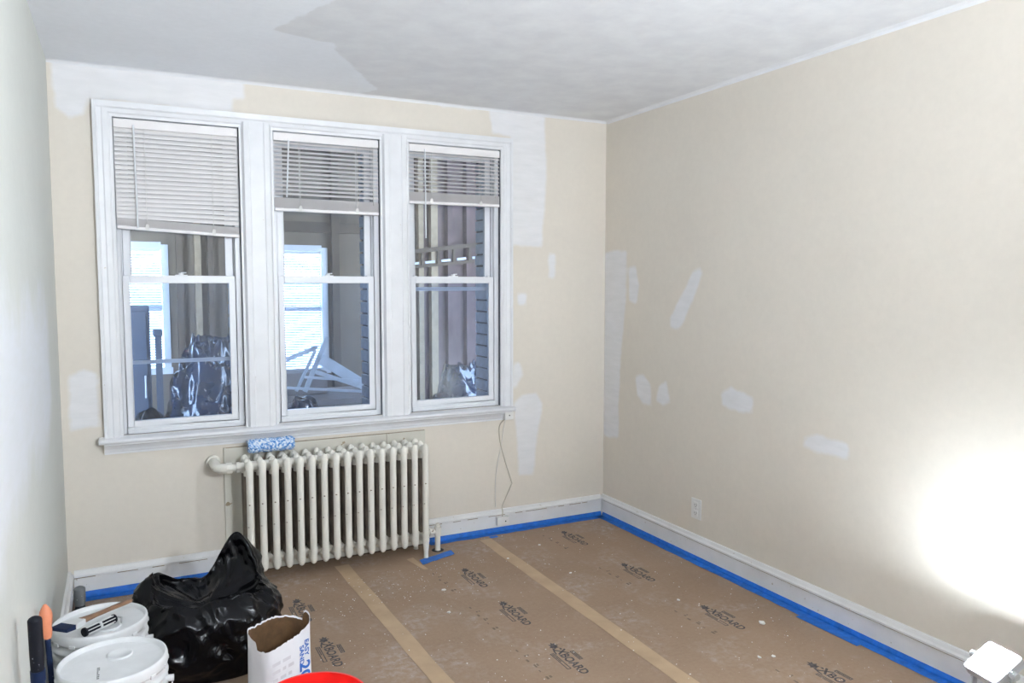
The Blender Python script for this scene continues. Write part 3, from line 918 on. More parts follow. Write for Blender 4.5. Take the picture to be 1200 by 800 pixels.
# paint flakes
def make_flakes():
    random.seed(31)
    b = MB()
    def flake(bm, x, y, r, z=0.0048):
        n = random.randint(4, 6); t0 = random.uniform(0, 6.28)
        ring = [(x + r * random.uniform(0.55, 1) * math.cos(t0 + 2 * math.pi * k / n), y + r * random.uniform(0.55, 1) * math.sin(t0 + 2 * math.pi * k / n), z + random.uniform(0, r * 0.35)) for k in range(n)]
        bot = [(q[0], q[1], z - 0.0010) for q in ring]
        bm.add(ring + bot, [tuple(range(n))] + [(k, (k + 1) % n, n + (k + 1) % n, n + k) for k in range(n)])
    for k in range(520):
        x = random.uniform(0.75, 2.9); y = -random.uniform(0.10, 2.3)
        if random.random() < 0.35:
            x = random.gauss(1.45, 0.35); y = -0.35 - abs(random.gauss(0, 0.3))
        if not (0.7 < x < 2.9) or (y > -0.29 and x < 1.88): continue
        flake(b, x, y, random.choice((0.0014, 0.0016, 0.002, 0.0025, 0.0035)))
    o = b.build('paint_flakes', 'chip', fix=False)
    tag(o, 'tiny white paint flakes scattered over the brown floor paper', 'debris', kind='stuff')
    where = [(2.733, -1.683, 0.018, 'largest white paint chip on paper near long wall'), (2.354, -0.343, 0.010, 'white paint chip on paper below the tape scrap'),
             (2.287, -0.792, 0.010, 'white paint chip beside the right seam tape'), (1.622, -0.705, 0.017, 'flat white paint chip in front of the radiator leg'),
             (1.547, -0.954, 0.013, 'white paint chip between left seam tape and printed logos'), (2.564, -1.319, 0.011, 'white paint chip above a printed logo near long wall'),
             (2.493, -1.910, 0.011, 'left one of two paint chips close together near long wall'), (2.547, -1.930, 0.011, 'right one of two paint chips close together near long wall'),
             (2.094, -0.458, 0.011, 'white paint chip on the far end of right seam')]
    for x, y, r, lab in where:
        c = MB(); flake(c, x, y, r, 0.0046)
        tag(c.build('paint_chip', 'chip', fix=False), lab, 'paint chip', 'larger paint chips on the floor paper')
make_flakes()

# ------------------------------------------------------------------ outlet, wall jack, cords
def make_outlet():
    o = empty('wall_outlet', (W, -0.911, 0.275), 'white duplex outlet on the long wall above the baseboard', 'outlet')
    MB().box(W - 0.006, W - 0.0003, -0.950, -0.872, 0.220, 0.332).build('cover_plate', 'plate', o, bevel=0.003)
    for z in (0.254, 0.298):
        f = MB().box(W - 0.009, W - 0.0055, -0.927, -0.895, z - 0.016, z + 0.016).build('socket', 'plate', o, bevel=0.002)
        s = MB()
        s.box(W - 0.0095, W - 0.0085, -0.920, -0.9175, z - 0.004, z + 0.006)
        s.box(W - 0.0095, W - 0.0085, -0.905, -0.9025, z - 0.004, z + 0.006)
        s.tube([(W - 0.0095, -0.911, z - 0.009), (W - 0.0085, -0.911, z - 0.009)], 0.0025, 8)
        s.build('slots', 'slot', f)
    MB().tube([(W - 0.0075, -0.911, 0.276), (W - 0.0055, -0.911, 0.276)], 0.003, 10).build('screw', 'steel', o)
make_outlet()
def make_jacks():
    u = empty('junction_box', (2.325, -0.02, 0.683), 'small white cable box at right end of the window stool', 'cable box')
    MB().box(2.280, 2.338, -0.052, -0.0185, 0.683, 0.7335).build('box', 'plate', u, bevel=0.004)
    MB().tube([(2.309, -0.054, 0.710), (2.309, -0.0515, 0.710)], 0.004, 10).build('screw', 'slot', u)
    d = empty('phone_jack', (2.268, -0.02, 0.036), 'small white phone jack on the baseboard below the hanging cords', 'wall jack')
    MB().box(2.230, 2.308, -0.048, -0.0185, 0.046, 0.098).build('box', 'plate', d, bevel=0.004)
    MB().tube([(2.285, -0.0500, 0.070), (2.285, -0.0475, 0.070)], 0.004, 10).build('screw', 'slot', d)
    def path(pts, sub=6):
        P = [Vector(q) for q in pts]; out = []
        for i in range(len(P) - 1):
            a, b_, c, e = P[max(0, i - 1)], P[i], P[i + 1], P[min(len(P) - 1, i + 2)]
            for k in range(sub):
                t = k / sub
                out.append(0.5 * ((2 * b_) + (c - a) * t + (2 * a - 5 * b_ + 4 * c - e) * t * t + (3 * b_ - a - 3 * c + e) * t ** 3))
        return out + [P[-1]]
    b = MB().tube(path([(2.285, -0.030, 0.683), (2.262, -0.012, 0.64), (2.268, -0.008, 0.55), (2.300, -0.008, 0.43), (2.345, -0.008, 0.295), (2.343, -0.008, 0.275), (2.300, -0.008, 0.19), (2.280, -0.012, 0.15), (2.272, -0.034, 0.128), (2.270, -0.034, 0.098)]), 0.0032, 8)
    tag(b.build('telephone_cable', 'cordb'), 'bent beige cord from cable box down to the wall jack', 'cord')
    b = MB().tube(path([(2.292, -0.030, 0.683), (2.290, -0.008, 0.62), (2.276, -0.006, 0.52), (2.248, -0.006, 0.40), (2.236, -0.006, 0.28), (2.238, -0.008, 0.15)]), 0.0022, 8)
    tag(b.build('thin_cable', 'cord'), 'thin white cord hanging straight, left of the bent beige cord', 'cord')
make_jacks()

# ------------------------------------------------------------------ buckets
def make_bucket(c, rt, h, lidded, body, lab, name, spout_ang=0.0, mark=False):
    o = empty(name, (c[0], c[1], PZ), lab, 'bucket')
    rb = rt * 0.86
    def rr(z): return rb + (rt * 0.965 - rb) * z / h
    prof = [(0.001, 0.0), (rb - 0.006, 0.0), (rb, 0.006), (rr(h * 0.70), h * 0.70), None]
    for zc in (0.72, 0.79, 0.86):
        z = h * zc
        prof += [(rr(z) + 0.007, z), (rr(z) + 0.008, z + 0.004), (rr(z) + 0.002, z + 0.006), (rr(z) + 0.001, z + h * 0.045)]
    prof += [(rr(h), h - 0.012), (rr(h) + 0.004, h - 0.002), (rr(h) + 0.002, h), (rr(h) - 0.004, h)]
    if not lidded:
        prof += [None, (rr(h) - 0.005, h - 0.004), (rb - 0.003, 0.006), (0.001, 0.005)]
    MB().lathe(prof, (c[0], c[1], PZ), 56).build('body', body, o)
    if lidded:
        l = MB()
        l.lathe([(rt * 0.955, h - 0.022), (rt * 0.985, h - 0.024), (rt, h - 0.018), (rt * 1.0, h + 0.002), (rt * 0.985, h + 0.010), (rt * 0.955, h + 0.012), (rt * 0.935, h + 0.008), (rt * 0.915, h - 0.003), None, (rt * 0.885, h - 0.004), (0.001, h - 0.004)], (c[0], c[1], PZ), 56)
        lo = l.build('lid', 'lid', o)
        sp = (c[0] + 0.052 * math.cos(spout_ang), c[1] + 0.052 * math.sin(spout_ang), PZ + h - 0.004)
        MB().lathe([(0.036, 0), (0.036, 0.004), (0.033, 0.006), (0.030, 0.003), (0.001, 0.003)], sp, 32).build('pour_cap', 'lid', lo)
        for k in range(14):
            t = 2 * math.pi * k / 14 + 0.1
            p = Vector((c[0] + rt * math.cos(t), c[1] + rt * math.sin(t), PZ + h - 0.020))
            tg = Vector((-math.sin(t), math.cos(t), 0))
            MB().bar(p - tg * 0.010, p + tg * 0.010, 0.005, 0.012).build('lid_tab', 'lid', lo, bevel=0.0015)
        if mark:
            mk = MB()
            random.seed(2)
            for k in range(7):
                y = -0.02 - k * 0.011
                mk.box(c[0] - 0.042, c[0] - 0.042 + random.uniform(0.004, 0.008), c[1] + y, c[1] + y + 0.006, PZ + h - 0.0038, PZ + h - 0.0034)
            mk.build('stamp', 'greygrip', lo)
    # bail handle folded down along the side
    hb = MB(); pts = []
    for k in range(17):
        t = -math.pi * 0.92 * k / 16 - 0.15
        z = PZ + h * 0.80 - math.sin(math.pi * k / 16) * h * 0.42
        pts.append((c[0] + (rt + 0.012) * math.cos(t), c[1] + (rt + 0.012) * math.sin(t), z))
    hb.tube(pts, 0.0022, 8)
    hb.build('bail_handle', 'steel', o)
    for k in (0, 16):
        q = Vector(pts[k]); ctr = Vector((c[0], c[1], q.z)); d = (q - ctr).normalized()
        MB().tube([ctr + d * rr(h * 0.8), q + d * 0.003], 0.010, 12).build('handle_ear', body, o)
    return o
make_bucket((0.205, -1.615), 0.149, 0.372, True, 'bucket', 'white lidded bucket in front, nearest the left edge', 'plastic_bucket', math.radians(70), True)
make_bucket((0.166, -1.292), 0.143, 0.372, True, 'bucket', 'white lidded bucket behind, with brush and roller frame on lid', 'plastic_bucket', math.radians(-60))
make_bucket((0.690, -2.085), 0.150, 0.370, False, 'red', 'bright red bucket cut off by the bottom edge', 'plastic_bucket')

# ------------------------------------------------------------------ tools on and around the rear bucket
LZ = PZ + 0.372 - 0.004
def make_brush():
    o = empty('paint_brush', (0.14, -1.33, LZ), 'paint brush with brown wooden handle lying across rear bucket lid', 'paint brush')
    A, B = Vector((0.262, -1.196, LZ + 0.026)), Vector((0.112, -1.362, LZ + 0.046))
    d = (B - A).normalized()
    rad = [0.005, 0.0105, 0.012, 0.0105, 0.011, 0.014, 0.017]
    MB().tube([A + (B - A) * f for f in (0, 0.04, 0.2, 0.45, 0.7, 0.88, 1.0)], rad, 12, ell=0.62).build('handle', 'woodh', o)
    s = Vector((-d.y, d.x, 0)).normalized()
    def slab(p, q, w0, w1, t0, t1, nm, mat):
        b = MB(); up = Vector((0, 0, 1))
        vs = [p + s * w0 + up * t0, p - s * w0 + up * t0, p - s * w0 - up * t0, p + s * w0 - up * t0,
              q + s * w1 + up * t1, q - s * w1 + up * t1, q - s * w1 - up * t1, q + s * w1 - up * t1]
        b.add(vs, [(0, 3, 2, 1), (4, 5, 6, 7), (0, 1, 5, 4), (1, 2, 6, 5), (2, 3, 7, 6), (3, 0, 4, 7)])
        return b.build(nm, mat, o, bevel=0.0015)
    p1 = B + d * 0.046; p2 = p1 + d * 0.040
    slab(B - d * 0.004, p1, 0.018, 0.030, 0.009, 0.009, 'ferrule', 'steelp')
    slab(p1, p2, 0.029, 0.032, 0.008, 0.005, 'bristles', 'navy')
make_brush()
def make_frame():
    o = empty('mini_paint_roller', (0.16, -1.32, LZ), 'small black roller cage with white wires on rear bucket lid', 'paint roller')
    A, B = Vector((0.124, -1.385, LZ + 0.0165)), Vector((0.206, -1.315, LZ + 0.0165))
    d = (B - A).normalized(); s = Vector((-d.y, d.x, 0)); up = Vector((0, 0, 1))
    MB().tube([A, B], 0.0095, 14).build('core', 'black', o)
    for f in (0.0, 0.5, 1.0):
        p = A + (B - A) * f
        MB().tube([p - d * 0.003, p + d * 0.003], 0.0145, 18).build('end_disc', 'black' if f != 0.5 else 'steelp', o)
    for k in range(7):
        t = 2 * math.pi * k / 7
        q = s * math.cos(t) * 0.0125 + up * math.sin(t) * 0.0125
        MB().tube([A + q, B + q], 0.0016, 6).build('cage_wire', 'steelp', o)
    MB().tube([B, B + d * 0.016, B + d * 0.018 - s * 0.015, B - s * 0.045 - d * 0.01], 0.003, 8).build('wire_arm', 'steel', o)
make_frame()
def upright_tool(name, base, top, prof, mats, lab, cat, parts):
    o = empty(name, (base[0], base[1], PZ), lab, cat)
    a, b = Vector(base), Vector(top)
    for (nm, mat, f0, f1, r) in parts:
        n = len(r)
        MB().tube([a + (b - a) * (f0 + (f1 - f0) * k / (n - 1)) for k in range(n)], r, 16).build(nm, mat, o)
    return o
upright_tool('extension_pole', (0.052, -1.955, PZ), (0.048, -1.985, 0.690), None, None, 'short black and navy pole standing at the left wall before buckets', 'pole',
             [('shaft', 'navy', 0.0, 0.80, [0.0140, 0.0140]), ('grip', 'black', 0.80, 0.985, [0.0150, 0.0158, 0.0158, 0.0158]), ('end_cap', 'black', 0.985, 1.0, [0.0158, 0.0150, 0.013, 0.009, 0.003]),
              ('collar', 'navy', 0.76, 0.80, [0.0165, 0.0165])])
upright_tool('orange_handled_tool', (0.045, -1.478, PZ), (0.026, -1.470, 0.528), None, None, 'tool with rounded orange handle end between wall and buckets', 'hand tool',
             [('shaft', 'navy', 0.0, 0.82, [0.008, 0.008]), ('handle', 'orange', 0.80, 1.0, [0.010, 0.013, 0.014, 0.0135, 0.0145, 0.0165, 0.018, 0.018, 0.016, 0.011, 0.004])])
upright_tool('paint_roller', (0.100, -1.085, PZ), (0.098, -1.070, 0.430), None, None, 'grey rubber roller handle standing up behind rear bucket', 'paint roller',
             [('shaft', 'navy', 0.0, 0.80, [0.010, 0.012]), ('grip', 'greygrip', 0.84, 0.975, [0.0165, 0.0185, 0.019, 0.019]), ('end_cap', 'greygrip', 0.975, 1.0, [0.019, 0.018, 0.015, 0.010, 0.003]), ('ring', 'black', 0.74, 0.84, [0.015, 0.018, 0.018, 0.015])])

# ------------------------------------------------------------------ black rubbish bag
def make_bag():
    nth, nz_ = 180, 64
    cx, cy = 0.530, -0.945
    def rimh(t):
        # t: angle, 0 = +x, pi/2 = +y (towards the windows)
        h = 0.285
        def pk(c, w, a):
            d = (t - c + math.pi) % (2 * math.pi) - math.pi
            return a * math.exp(-(d / w) ** 2)
        h += pk(0.95, 0.30, 0.165) + pk(0.60, 0.25, 0.07)   # tall folded peak, back right
        h += pk(2.95, 0.34, 0.085) + pk(2.35, 0.35, 0.035)  # left ear
        h += pk(1.60, 0.35, -0.010)
        h += pk(4.7, 0.9, 0.030) + pk(5.9, 0.4, 0.02)
        return h + 0.010 * math.sin(5 * t + 1) + 0.006 * math.sin(11 * t)
    def rad(t, f):
        c, s = math.cos(t), math.sin(t)
        e = 3.0
        base = 1.0 / ((abs(c) / 0.250) ** e + (abs(s) / 0.235) ** e) ** (1 / e)
        bulge = 0.86 + 0.16 * math.sin(min(1, f * 1.35) * math.pi * 0.62)
        return base * bulge
    def crease(t, z):
        v = Vector((math.cos(t) * 2.6, math.sin(t) * 2.6, z * 9))
        a = 1 - abs(noise.noise(v)) * 2
        b_ = 1 - abs(noise.noise(v * 2.3 + Vector((5, 1, 2)))) * 2
        w = 1 - abs(noise.noise(Vector((math.cos(t) * 5 + z * 14, math.sin(t) * 5, z * 3)))) * 2
        return 0.020 * a + 0.009 * b_ + 0.010 * w
    vs, fs = [], []
    for j in range(nz_ + 1):
        f = j / nz_
        for k in range(nth):
            t = 2 * math.pi * k / nth
            hh = rimh(t)
            z = hh * (f ** 0.9)
            r = rad(t, f) + crease(t, z) * min(1, f * 5) * (1.0 if f < 0.95 else 0.7) - 0.012
            if f > 0.72:   # the neck leans in
                r -= 0.055 * ((f - 0.72) / 0.28) ** 1.6
            vs.append((cx + r * math.cos(t), cy + r * math.sin(t), PZ + 0.002 + z))
    ni = 26
    for j in range(1, ni + 1):        # inside of the mouth
        f = j / ni
        for k in range(nth):
            t = 2 * math.pi * k / nth
            hh = rimh(t)
            z = hh - (hh - 0.23) * f ** 0.8
            r0 = rad(t, 1.0) - 0.012 - 0.055 - 0.006
            r = (r0 + crease(t + 0.4, z + 0.3) * 0.9) * (1 - 0.98 * f ** 2.2)
            zz = z + 0.02 * noise.noise(Vector((math.cos(t) * r * 14, math.sin(t) * r * 14, 3))) * f
            vs.append((cx + r * math.cos(t), cy + r * math.sin(t), PZ + 0.002 + zz))
    for j in range(nz_ + ni):
        for k in range(nth):
            fs.append((j * nth + k, j * nth + (k + 1) % nth, (j + 1) * nth + (k + 1) % nth, (j + 1) * nth + k))
    fs.append(tuple(reversed(range(nth))))
    b = MB(); b.add(vs, fs, 0, True)
    tag(b.build('trash_bag', 'bag', fix=False), 'open black plastic rubbish bag between buckets and radiator', 'trash bag')
make_bag()

# ------------------------------------------------------------------ torn paper sack
def make_sack():
    o = empty('compound_sack', (0.695, -1.575, PZ), 'torn open white paper sack with blue EASY SAND 20 print', 'paper sack')
    ex = Vector((0.845, 0.535, 0)).normalized()     # along the printed front face
    ey = Vector((-ex.y, ex.x, 0))                    # away from the camera
    C = Vector((0.693, -1.580, PZ))
    hw, hd = 0.100, 0.056
    n = 96
    random.seed(17)
    def outline(t, k):
        c, s = math.cos(t), math.sin(t)
        e = 5.0 if s < 0 else 2.6
        r = 1.0 / ((abs(c) / hw) ** e + (abs(s) / (hd * (1.0 if s < 0 else 1.55))) ** e) ** (1 / e)
        return r * c, r * s
    rim = []
    for k in range(n):
        t = 2 * math.pi * k / n
        x, y = outline(t, 0)
        # torn edge: low on the front left, high at the right front corner and at the back
        base = 0.352 + 0.006 * y / hd
        if y < 0:
            base = 0.338 + 0.012 * (x / hw) + 0.020 * max(0, x / hw - 0.3)
        base += 0.022 * math.exp(-((t - 6.05) / 0.25) ** 2) + 0.010 * math.exp(-((t - 2.6) / 0.4) ** 2)
        rim.append(base + 0.0035 * noise.noise(Vector((k * 0.45, 1.7, 0))) + 0.0015 * random.uniform(-1, 1))
    def shell(inset, zs, flip):
        vs = []
        for f in zs:
            for k in range(n):
                t = 2 * math.pi * k / n
                x, y = outline(t, 0)
                q = 1 - inset / max(0.02, math.hypot(x, y))
                sw = 1 + 0.02 * math.sin(f * 7 + t * 2) * f
                if y < -hd * 0.9: sw = 1.0
                p = C + ex * x * q * sw + ey * y * q * sw
                vs.append((p.x, p.y, PZ + max(0.0, rim[k] * f)))
        m = len(zs)
        fs = [(j * n + k, j * n + (k + 1) % n, (j + 1) * n + (k + 1) % n, (j + 1) * n + k) for j in range(m - 1) for k in range(n)]
        return vs, fs
    vs, fs = shell(0.0, [0, 0.15, 0.3, 0.5, 0.7, 0.85, 0.95, 1.0], False)
    b = MB(); b.add(vs, fs, 0, True); b.add(vs[:n], [tuple(range(n))])
    b.build('outer_paper', 'sack', o)
    vi, fi = shell(0.0022, [0.08, 0.3, 0.5, 0.7, 0.85, 0.95, 0.988], True)
    b = MB(); b.add(vi, fi, 0, True); b.add(vi[:n], [tuple(range(n))])
    b.build('inner_paper', 'kraftin', o)
    b = MB()      # torn white fringe between outside and lining
    top = vs[-n:]; tin = [(q[0], q[1], q[2] - 0.001) for q in vi[-n:]]
    b.add(top + tin, [(k, (k + 1) % n, n + (k + 1) % n, n + k) for k in range(n)])
    fringe = []
    for k in range(n):
        x, y, z = top[k]
        fringe.append((x, y, z + abs(noise.noise(Vector((k * 0.9, 0, 5)))) * 0.005))
    b.add(top + fringe, [(k, (k + 1) % n, n + (k + 1) % n, n + k) for k in range(n)])
    b.build('torn_edge', 'sack', o)
    # print on the flat front face
    F = C - ey * (hd + 0.0012)
    dn = Vector((0, 0, -1))
    def put(txt, size, along, down, bold, nm):
        v_, f_ = text_mesh(txt, size, None, bold)
        p = F + ex * along; p.z = PZ + down
        bb = MB(); bb.add([q for q in frame_pts(v_, p, dn, ex)], f_)
        bb.build(nm, 'blueprint', o, fix=False)
    put('EASY', 0.025, 0.054, 0.312, 0.0007, 'lettering')
    put('SAND', 0.025, 0.032, 0.298, 0.0007, 'lettering')
    put('20', 0.062, 0.032, 0.240, 0.0016, 'lettering')
    b = MB()
    random.seed(23)
    for r in range(7):
        z = PZ + 0.275 - r * 0.026
        x = -0.085
        while x < 0.0:
            l = random.uniform(0.012, 0.035)
            p0 = F + ex * x; p1 = F + ex * min(0.005, x + l)
            b.add([(p0.x, p0.y, z), (p1.x, p1.y, z), (p1.x, p1.y, z + 0.011), (p0.x, p0.y, z + 0.011)], [(0, 1, 2, 3)])
            x += l + 0.010
    tag(b.build('faded_print', 'greyprint', o, fix=False), kind='stuff')
make_sack()

# ------------------------------------------------------------------ work light and added fill lamp
def make_lamp(c, n, led, label):
    c, n = Vector(c), Vector(n).normalized()
    u = Vector((-n.y, n.x, 0)).normalized()
    if u.y < 0: u = -u
    v = n.cross(u).normalized()
    o = empty('work_light', (c.x, c.y, PZ), label, 'work light')
    def slab(hu, hv, z0, z1, mat, nm, rnd):
        ring = []
        for (su, sv, a0) in ((1, 1, 0), (-1, 1, 90), (-1, -1, 180), (1, -1, 270)):
            for k in range(5):
                a = math.radians(a0 + 22.5 * k)
                ring.append((su * (hu - rnd) + rnd * math.cos(a), sv * (hv - rnd) + rnd * math.sin(a)))
        m = len(ring)
        lo = [c + u * a + v * b_ + n * z0 for a, b_ in ring]; hi = [c + u * a + v * b_ + n * z1 for a, b_ in ring]
        b = MB(); b.add(lo + hi, [(k, (k + 1) % m, m + (k + 1) % m, m + k) for k in range(m)] + [tuple(reversed(range(m))), tuple(range(m, 2 * m))])
        return b.build(nm, mat, o)
    slab(0.066, 0.066, -0.034, -0.003, 'lampgrey', 'housing', 0.012)
    slab(0.058, 0.058, -0.0029, 0.0, led, 'led_panel', 0.010)
    for k in range(7):
        q = c + u * (-0.05 + k * 0.0167) - n * 0.042
        MB().obox(q, u * 0.0018, v * 0.052, n * 0.008).build('cooling_fin', 'lampgrey', o)
    br = MB()
    for s in (-1, 1):
        p = c + u * s * 0.074 - n * 0.018
        foot = Vector((p.x, p.y, PZ + 0.012))
        br.bar(p + Vector((0, 0, 0.012)), foot, 0.018, 0.005, up=u)
        br.tube([p - u * s * 0.010, p + u * s * 0.014], 0.012, 12)
    fa = c + u * 0.074; fb = c - u * 0.074
    br.bar((fa.x - 0.008, fa.y, PZ + 0.010), (fb.x - 0.008, fb.y, PZ + 0.010), 0.018, 0.005)
    br.build('bracket', 'lampgrey', o)
    ft = MB()
    for s in (-1, 1):
        p = c + u * s * 0.080
        ft.tube([(p.x - 0.09, p.y, PZ + 0.008), (p.x + 0.09, p.y, PZ + 0.008)], 0.008, 10)
    ft.build('foot_bars', 'darkmetal', o)
make_lamp((2.813, -2.63, 0.239), (-0.54, 0.112, 0.834), 'led', 'glaring square LED work light on the floor by the long wall')
def make_fill_lamp():  # fill lamp added out of view to lift the room's overall brightness
    c = Vector((1.58, -4.40, 1.84))
    n = Vector((-0.50, 0.58, 0.68)).normalized()
    u = Vector((-n.y, n.x, 0)).normalized()
    v = n.cross(u).normalized()
    o = empty('added_fill_light', (c.x, c.y, PZ), 'unseen tripod fill lamp added to brighten the room, aimed at the ceiling', 'work light')
    MB().obox(c - n * 0.026, u * 0.115, v * 0.085, n * 0.024).build('housing', 'darkmetal', o, bevel=0.006)
    MB().obox(c, u * 0.10, v * 0.075, n * 0.0018).build('led_panel', 'ledfill', o)
    MB().tube([c - n * 0.05 - Vector((0, 0, 0.02)), (c.x + 0.02, c.y - 0.03, 1.0), (c.x + 0.02, c.y - 0.03, 0.30)], 0.014, 12).build('pole', 'steel', o)
    for k in range(3):
        t = 2 * math.pi * k / 3 + 0.5
        MB().tube([(c.x + 0.02, c.y - 0.03, 0.62), (c.x + 0.02 + 0.34 * math.cos(t), c.y - 0.03 + 0.34 * math.sin(t), PZ + 0.012)], 0.010, 10).build('leg', 'steel', o)
make_fill_lamp()


# ------------------------------------------------------------------ gutted porch seen through the windows
PX0, PX1, PY0, PY1, PZT = -1.1, 4.3, 0.30, 2.66, 2.62
PWIN = [(-0.10, 0.60, 0.80, 1.80), (1.20, 1.87, 0.74, 1.80)]
def make_porch():
    b = MB().box(PX0, PX1, PY0, PY1 + 0.15, -0.12, -0.02)
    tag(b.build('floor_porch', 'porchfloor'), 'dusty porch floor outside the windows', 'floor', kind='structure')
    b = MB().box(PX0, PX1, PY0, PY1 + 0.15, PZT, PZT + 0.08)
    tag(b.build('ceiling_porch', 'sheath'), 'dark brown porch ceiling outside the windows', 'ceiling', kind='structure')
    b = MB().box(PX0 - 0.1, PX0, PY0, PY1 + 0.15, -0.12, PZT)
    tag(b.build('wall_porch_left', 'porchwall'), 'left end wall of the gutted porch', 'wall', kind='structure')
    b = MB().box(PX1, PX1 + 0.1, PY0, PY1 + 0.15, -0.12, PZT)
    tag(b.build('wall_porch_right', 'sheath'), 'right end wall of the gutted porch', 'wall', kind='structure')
    b = MB()
    x = PX0
    for (a, c, z0, z1) in PWIN:
        b.box(x, a, PY1, PY1 + 0.12, -0.12, PZT)
        b.box(a, c, PY1, PY1 + 0.12, -0.12, z0); b.box(a, c, PY1, PY1 + 0.12, z1, PZT)
        x = c
    b.box(x, 2.45, PY1, PY1 + 0.12, -0.12, PZT)
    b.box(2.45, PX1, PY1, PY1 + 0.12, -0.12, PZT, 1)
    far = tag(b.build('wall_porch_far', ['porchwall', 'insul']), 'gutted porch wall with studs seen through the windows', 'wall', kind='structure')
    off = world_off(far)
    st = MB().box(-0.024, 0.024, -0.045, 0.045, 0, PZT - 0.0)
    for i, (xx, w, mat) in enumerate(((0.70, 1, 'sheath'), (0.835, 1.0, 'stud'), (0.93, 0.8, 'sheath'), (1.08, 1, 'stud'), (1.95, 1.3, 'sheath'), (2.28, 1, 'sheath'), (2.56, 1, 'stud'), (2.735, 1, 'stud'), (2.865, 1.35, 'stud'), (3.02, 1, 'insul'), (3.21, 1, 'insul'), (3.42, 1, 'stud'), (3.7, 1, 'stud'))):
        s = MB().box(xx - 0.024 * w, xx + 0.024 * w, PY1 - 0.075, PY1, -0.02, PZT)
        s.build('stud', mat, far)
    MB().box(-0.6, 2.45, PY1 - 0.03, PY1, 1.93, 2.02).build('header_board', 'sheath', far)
    g = empty('door_track', (3.0, PY1 - 0.10, 1.72), 'slanted metal rail with pale brackets seen through right window', 'metal rail')
    MB().bar((2.45, PY1 - 0.10, 1.755), (3.45, PY1 - 0.10, 1.875), 0.03, 0.04).build('rail', 'sheath', g)
    MB().bar((2.45, PY1 - 0.10, 1.62), (3.45, PY1 - 0.10, 1.72), 0.03, 0.025).build('rail', 'sheath', g)
    for k in range(5):
        x = 2.60 + k * 0.155
        MB().bar((x, PY1 - 0.125, 1.665 + k * 0.0165), (x + 0.09, PY1 - 0.125, 1.675 + k * 0.0165), 0.012, 0.022).build('bracket', 'plank', g)
        MB().bar((x - 0.02, PY1 - 0.10, 1.64 + k * 0.0165), (x - 0.02, PY1 - 0.10, 1.78 + k * 0.0175), 0.02, 0.02, up=(0, 1, 0)).build('strut', 'sheath', g)
    for i, (a, c, z0, z1) in enumerate(PWIN):
        w = empty('window_%d' % (4 + i), ((a + c) / 2, PY1, z0), 'bright porch window with closed white blind, behind the %s window' % ('left', 'middle')[i], 'window', kind='structure')
        f = MB()
        f.box(a - 0.02, a + 0.03, PY1 - 0.02, PY1 + 0.1, z0, z1); f.box(c - 0.03, c + 0.02, PY1 - 0.02, PY1 + 0.1, z0, z1)
        f.box(a + 0.03, c - 0.03, PY1 - 0.02, PY1 + 0.1, z1 - 0.03, z1 + 0.02); f.box(a - 0.03, c + 0.03, PY1 - 0.05, PY1 + 0.1, z0 - 0.03, z0 + 0.02)
        f.box(a + 0.03, c - 0.03, PY1 + 0.06, PY1 + 0.09, (z0 + z1) / 2 - 0.02, (z0 + z1) / 2 + 0.02)
        f.build('frame', 'vinyl', w)
        MB().box(a + 0.03, c - 0.03, PY1 + 0.072, PY1 + 0.076, z0 + 0.02, z1 - 0.03).build('pane', 'glass', w)
        hw = (c - a) / 2 - 0.034
        sl = MB().add([(-hw, -0.011, 0), (hw, -0.011, 0), (hw, 0.011, 0), (-hw, 0.011, 0)], [(0, 1, 2, 3)])
        me = sl.mesh('slat', 'pslat')
        bo = empty('porch_blind', ((a + c) / 2, PY1 + 0.03, z0), 'closed translucent blind in the bright porch window behind %s window' % ('left', 'middle')[i], 'blind', 'porch blinds')
        n = int((z1 - z0 - 0.09) / 0.021)
        for k in range(n):
            inst(me, 'slat', bo, (0, 0, 0.035 + k * 0.021), (math.radians(38), 0, 0))
        MB().box(a + 0.034, c - 0.034, PY1 + 0.012, PY1 + 0.048, z1 - 0.055, z1 - 0.032).build('headrail', 'vinyl', bo)
        ld = bpy.data.lights.new('daylight_portal', 'AREA')
        ld.shape = 'RECTANGLE'; ld.size = c - a; ld.size_y = z1 - z0
        ld.cycles.is_portal = True
        lo = bpy.data.objects.new('daylight_portal', ld)
        COL.objects.link(lo)
        lo.location = ((a + c) / 2, PY1 + 0.115, (z0 + z1) / 2)
        lo.rotation_euler = (math.radians(-90), 0, 0)
make_porch()

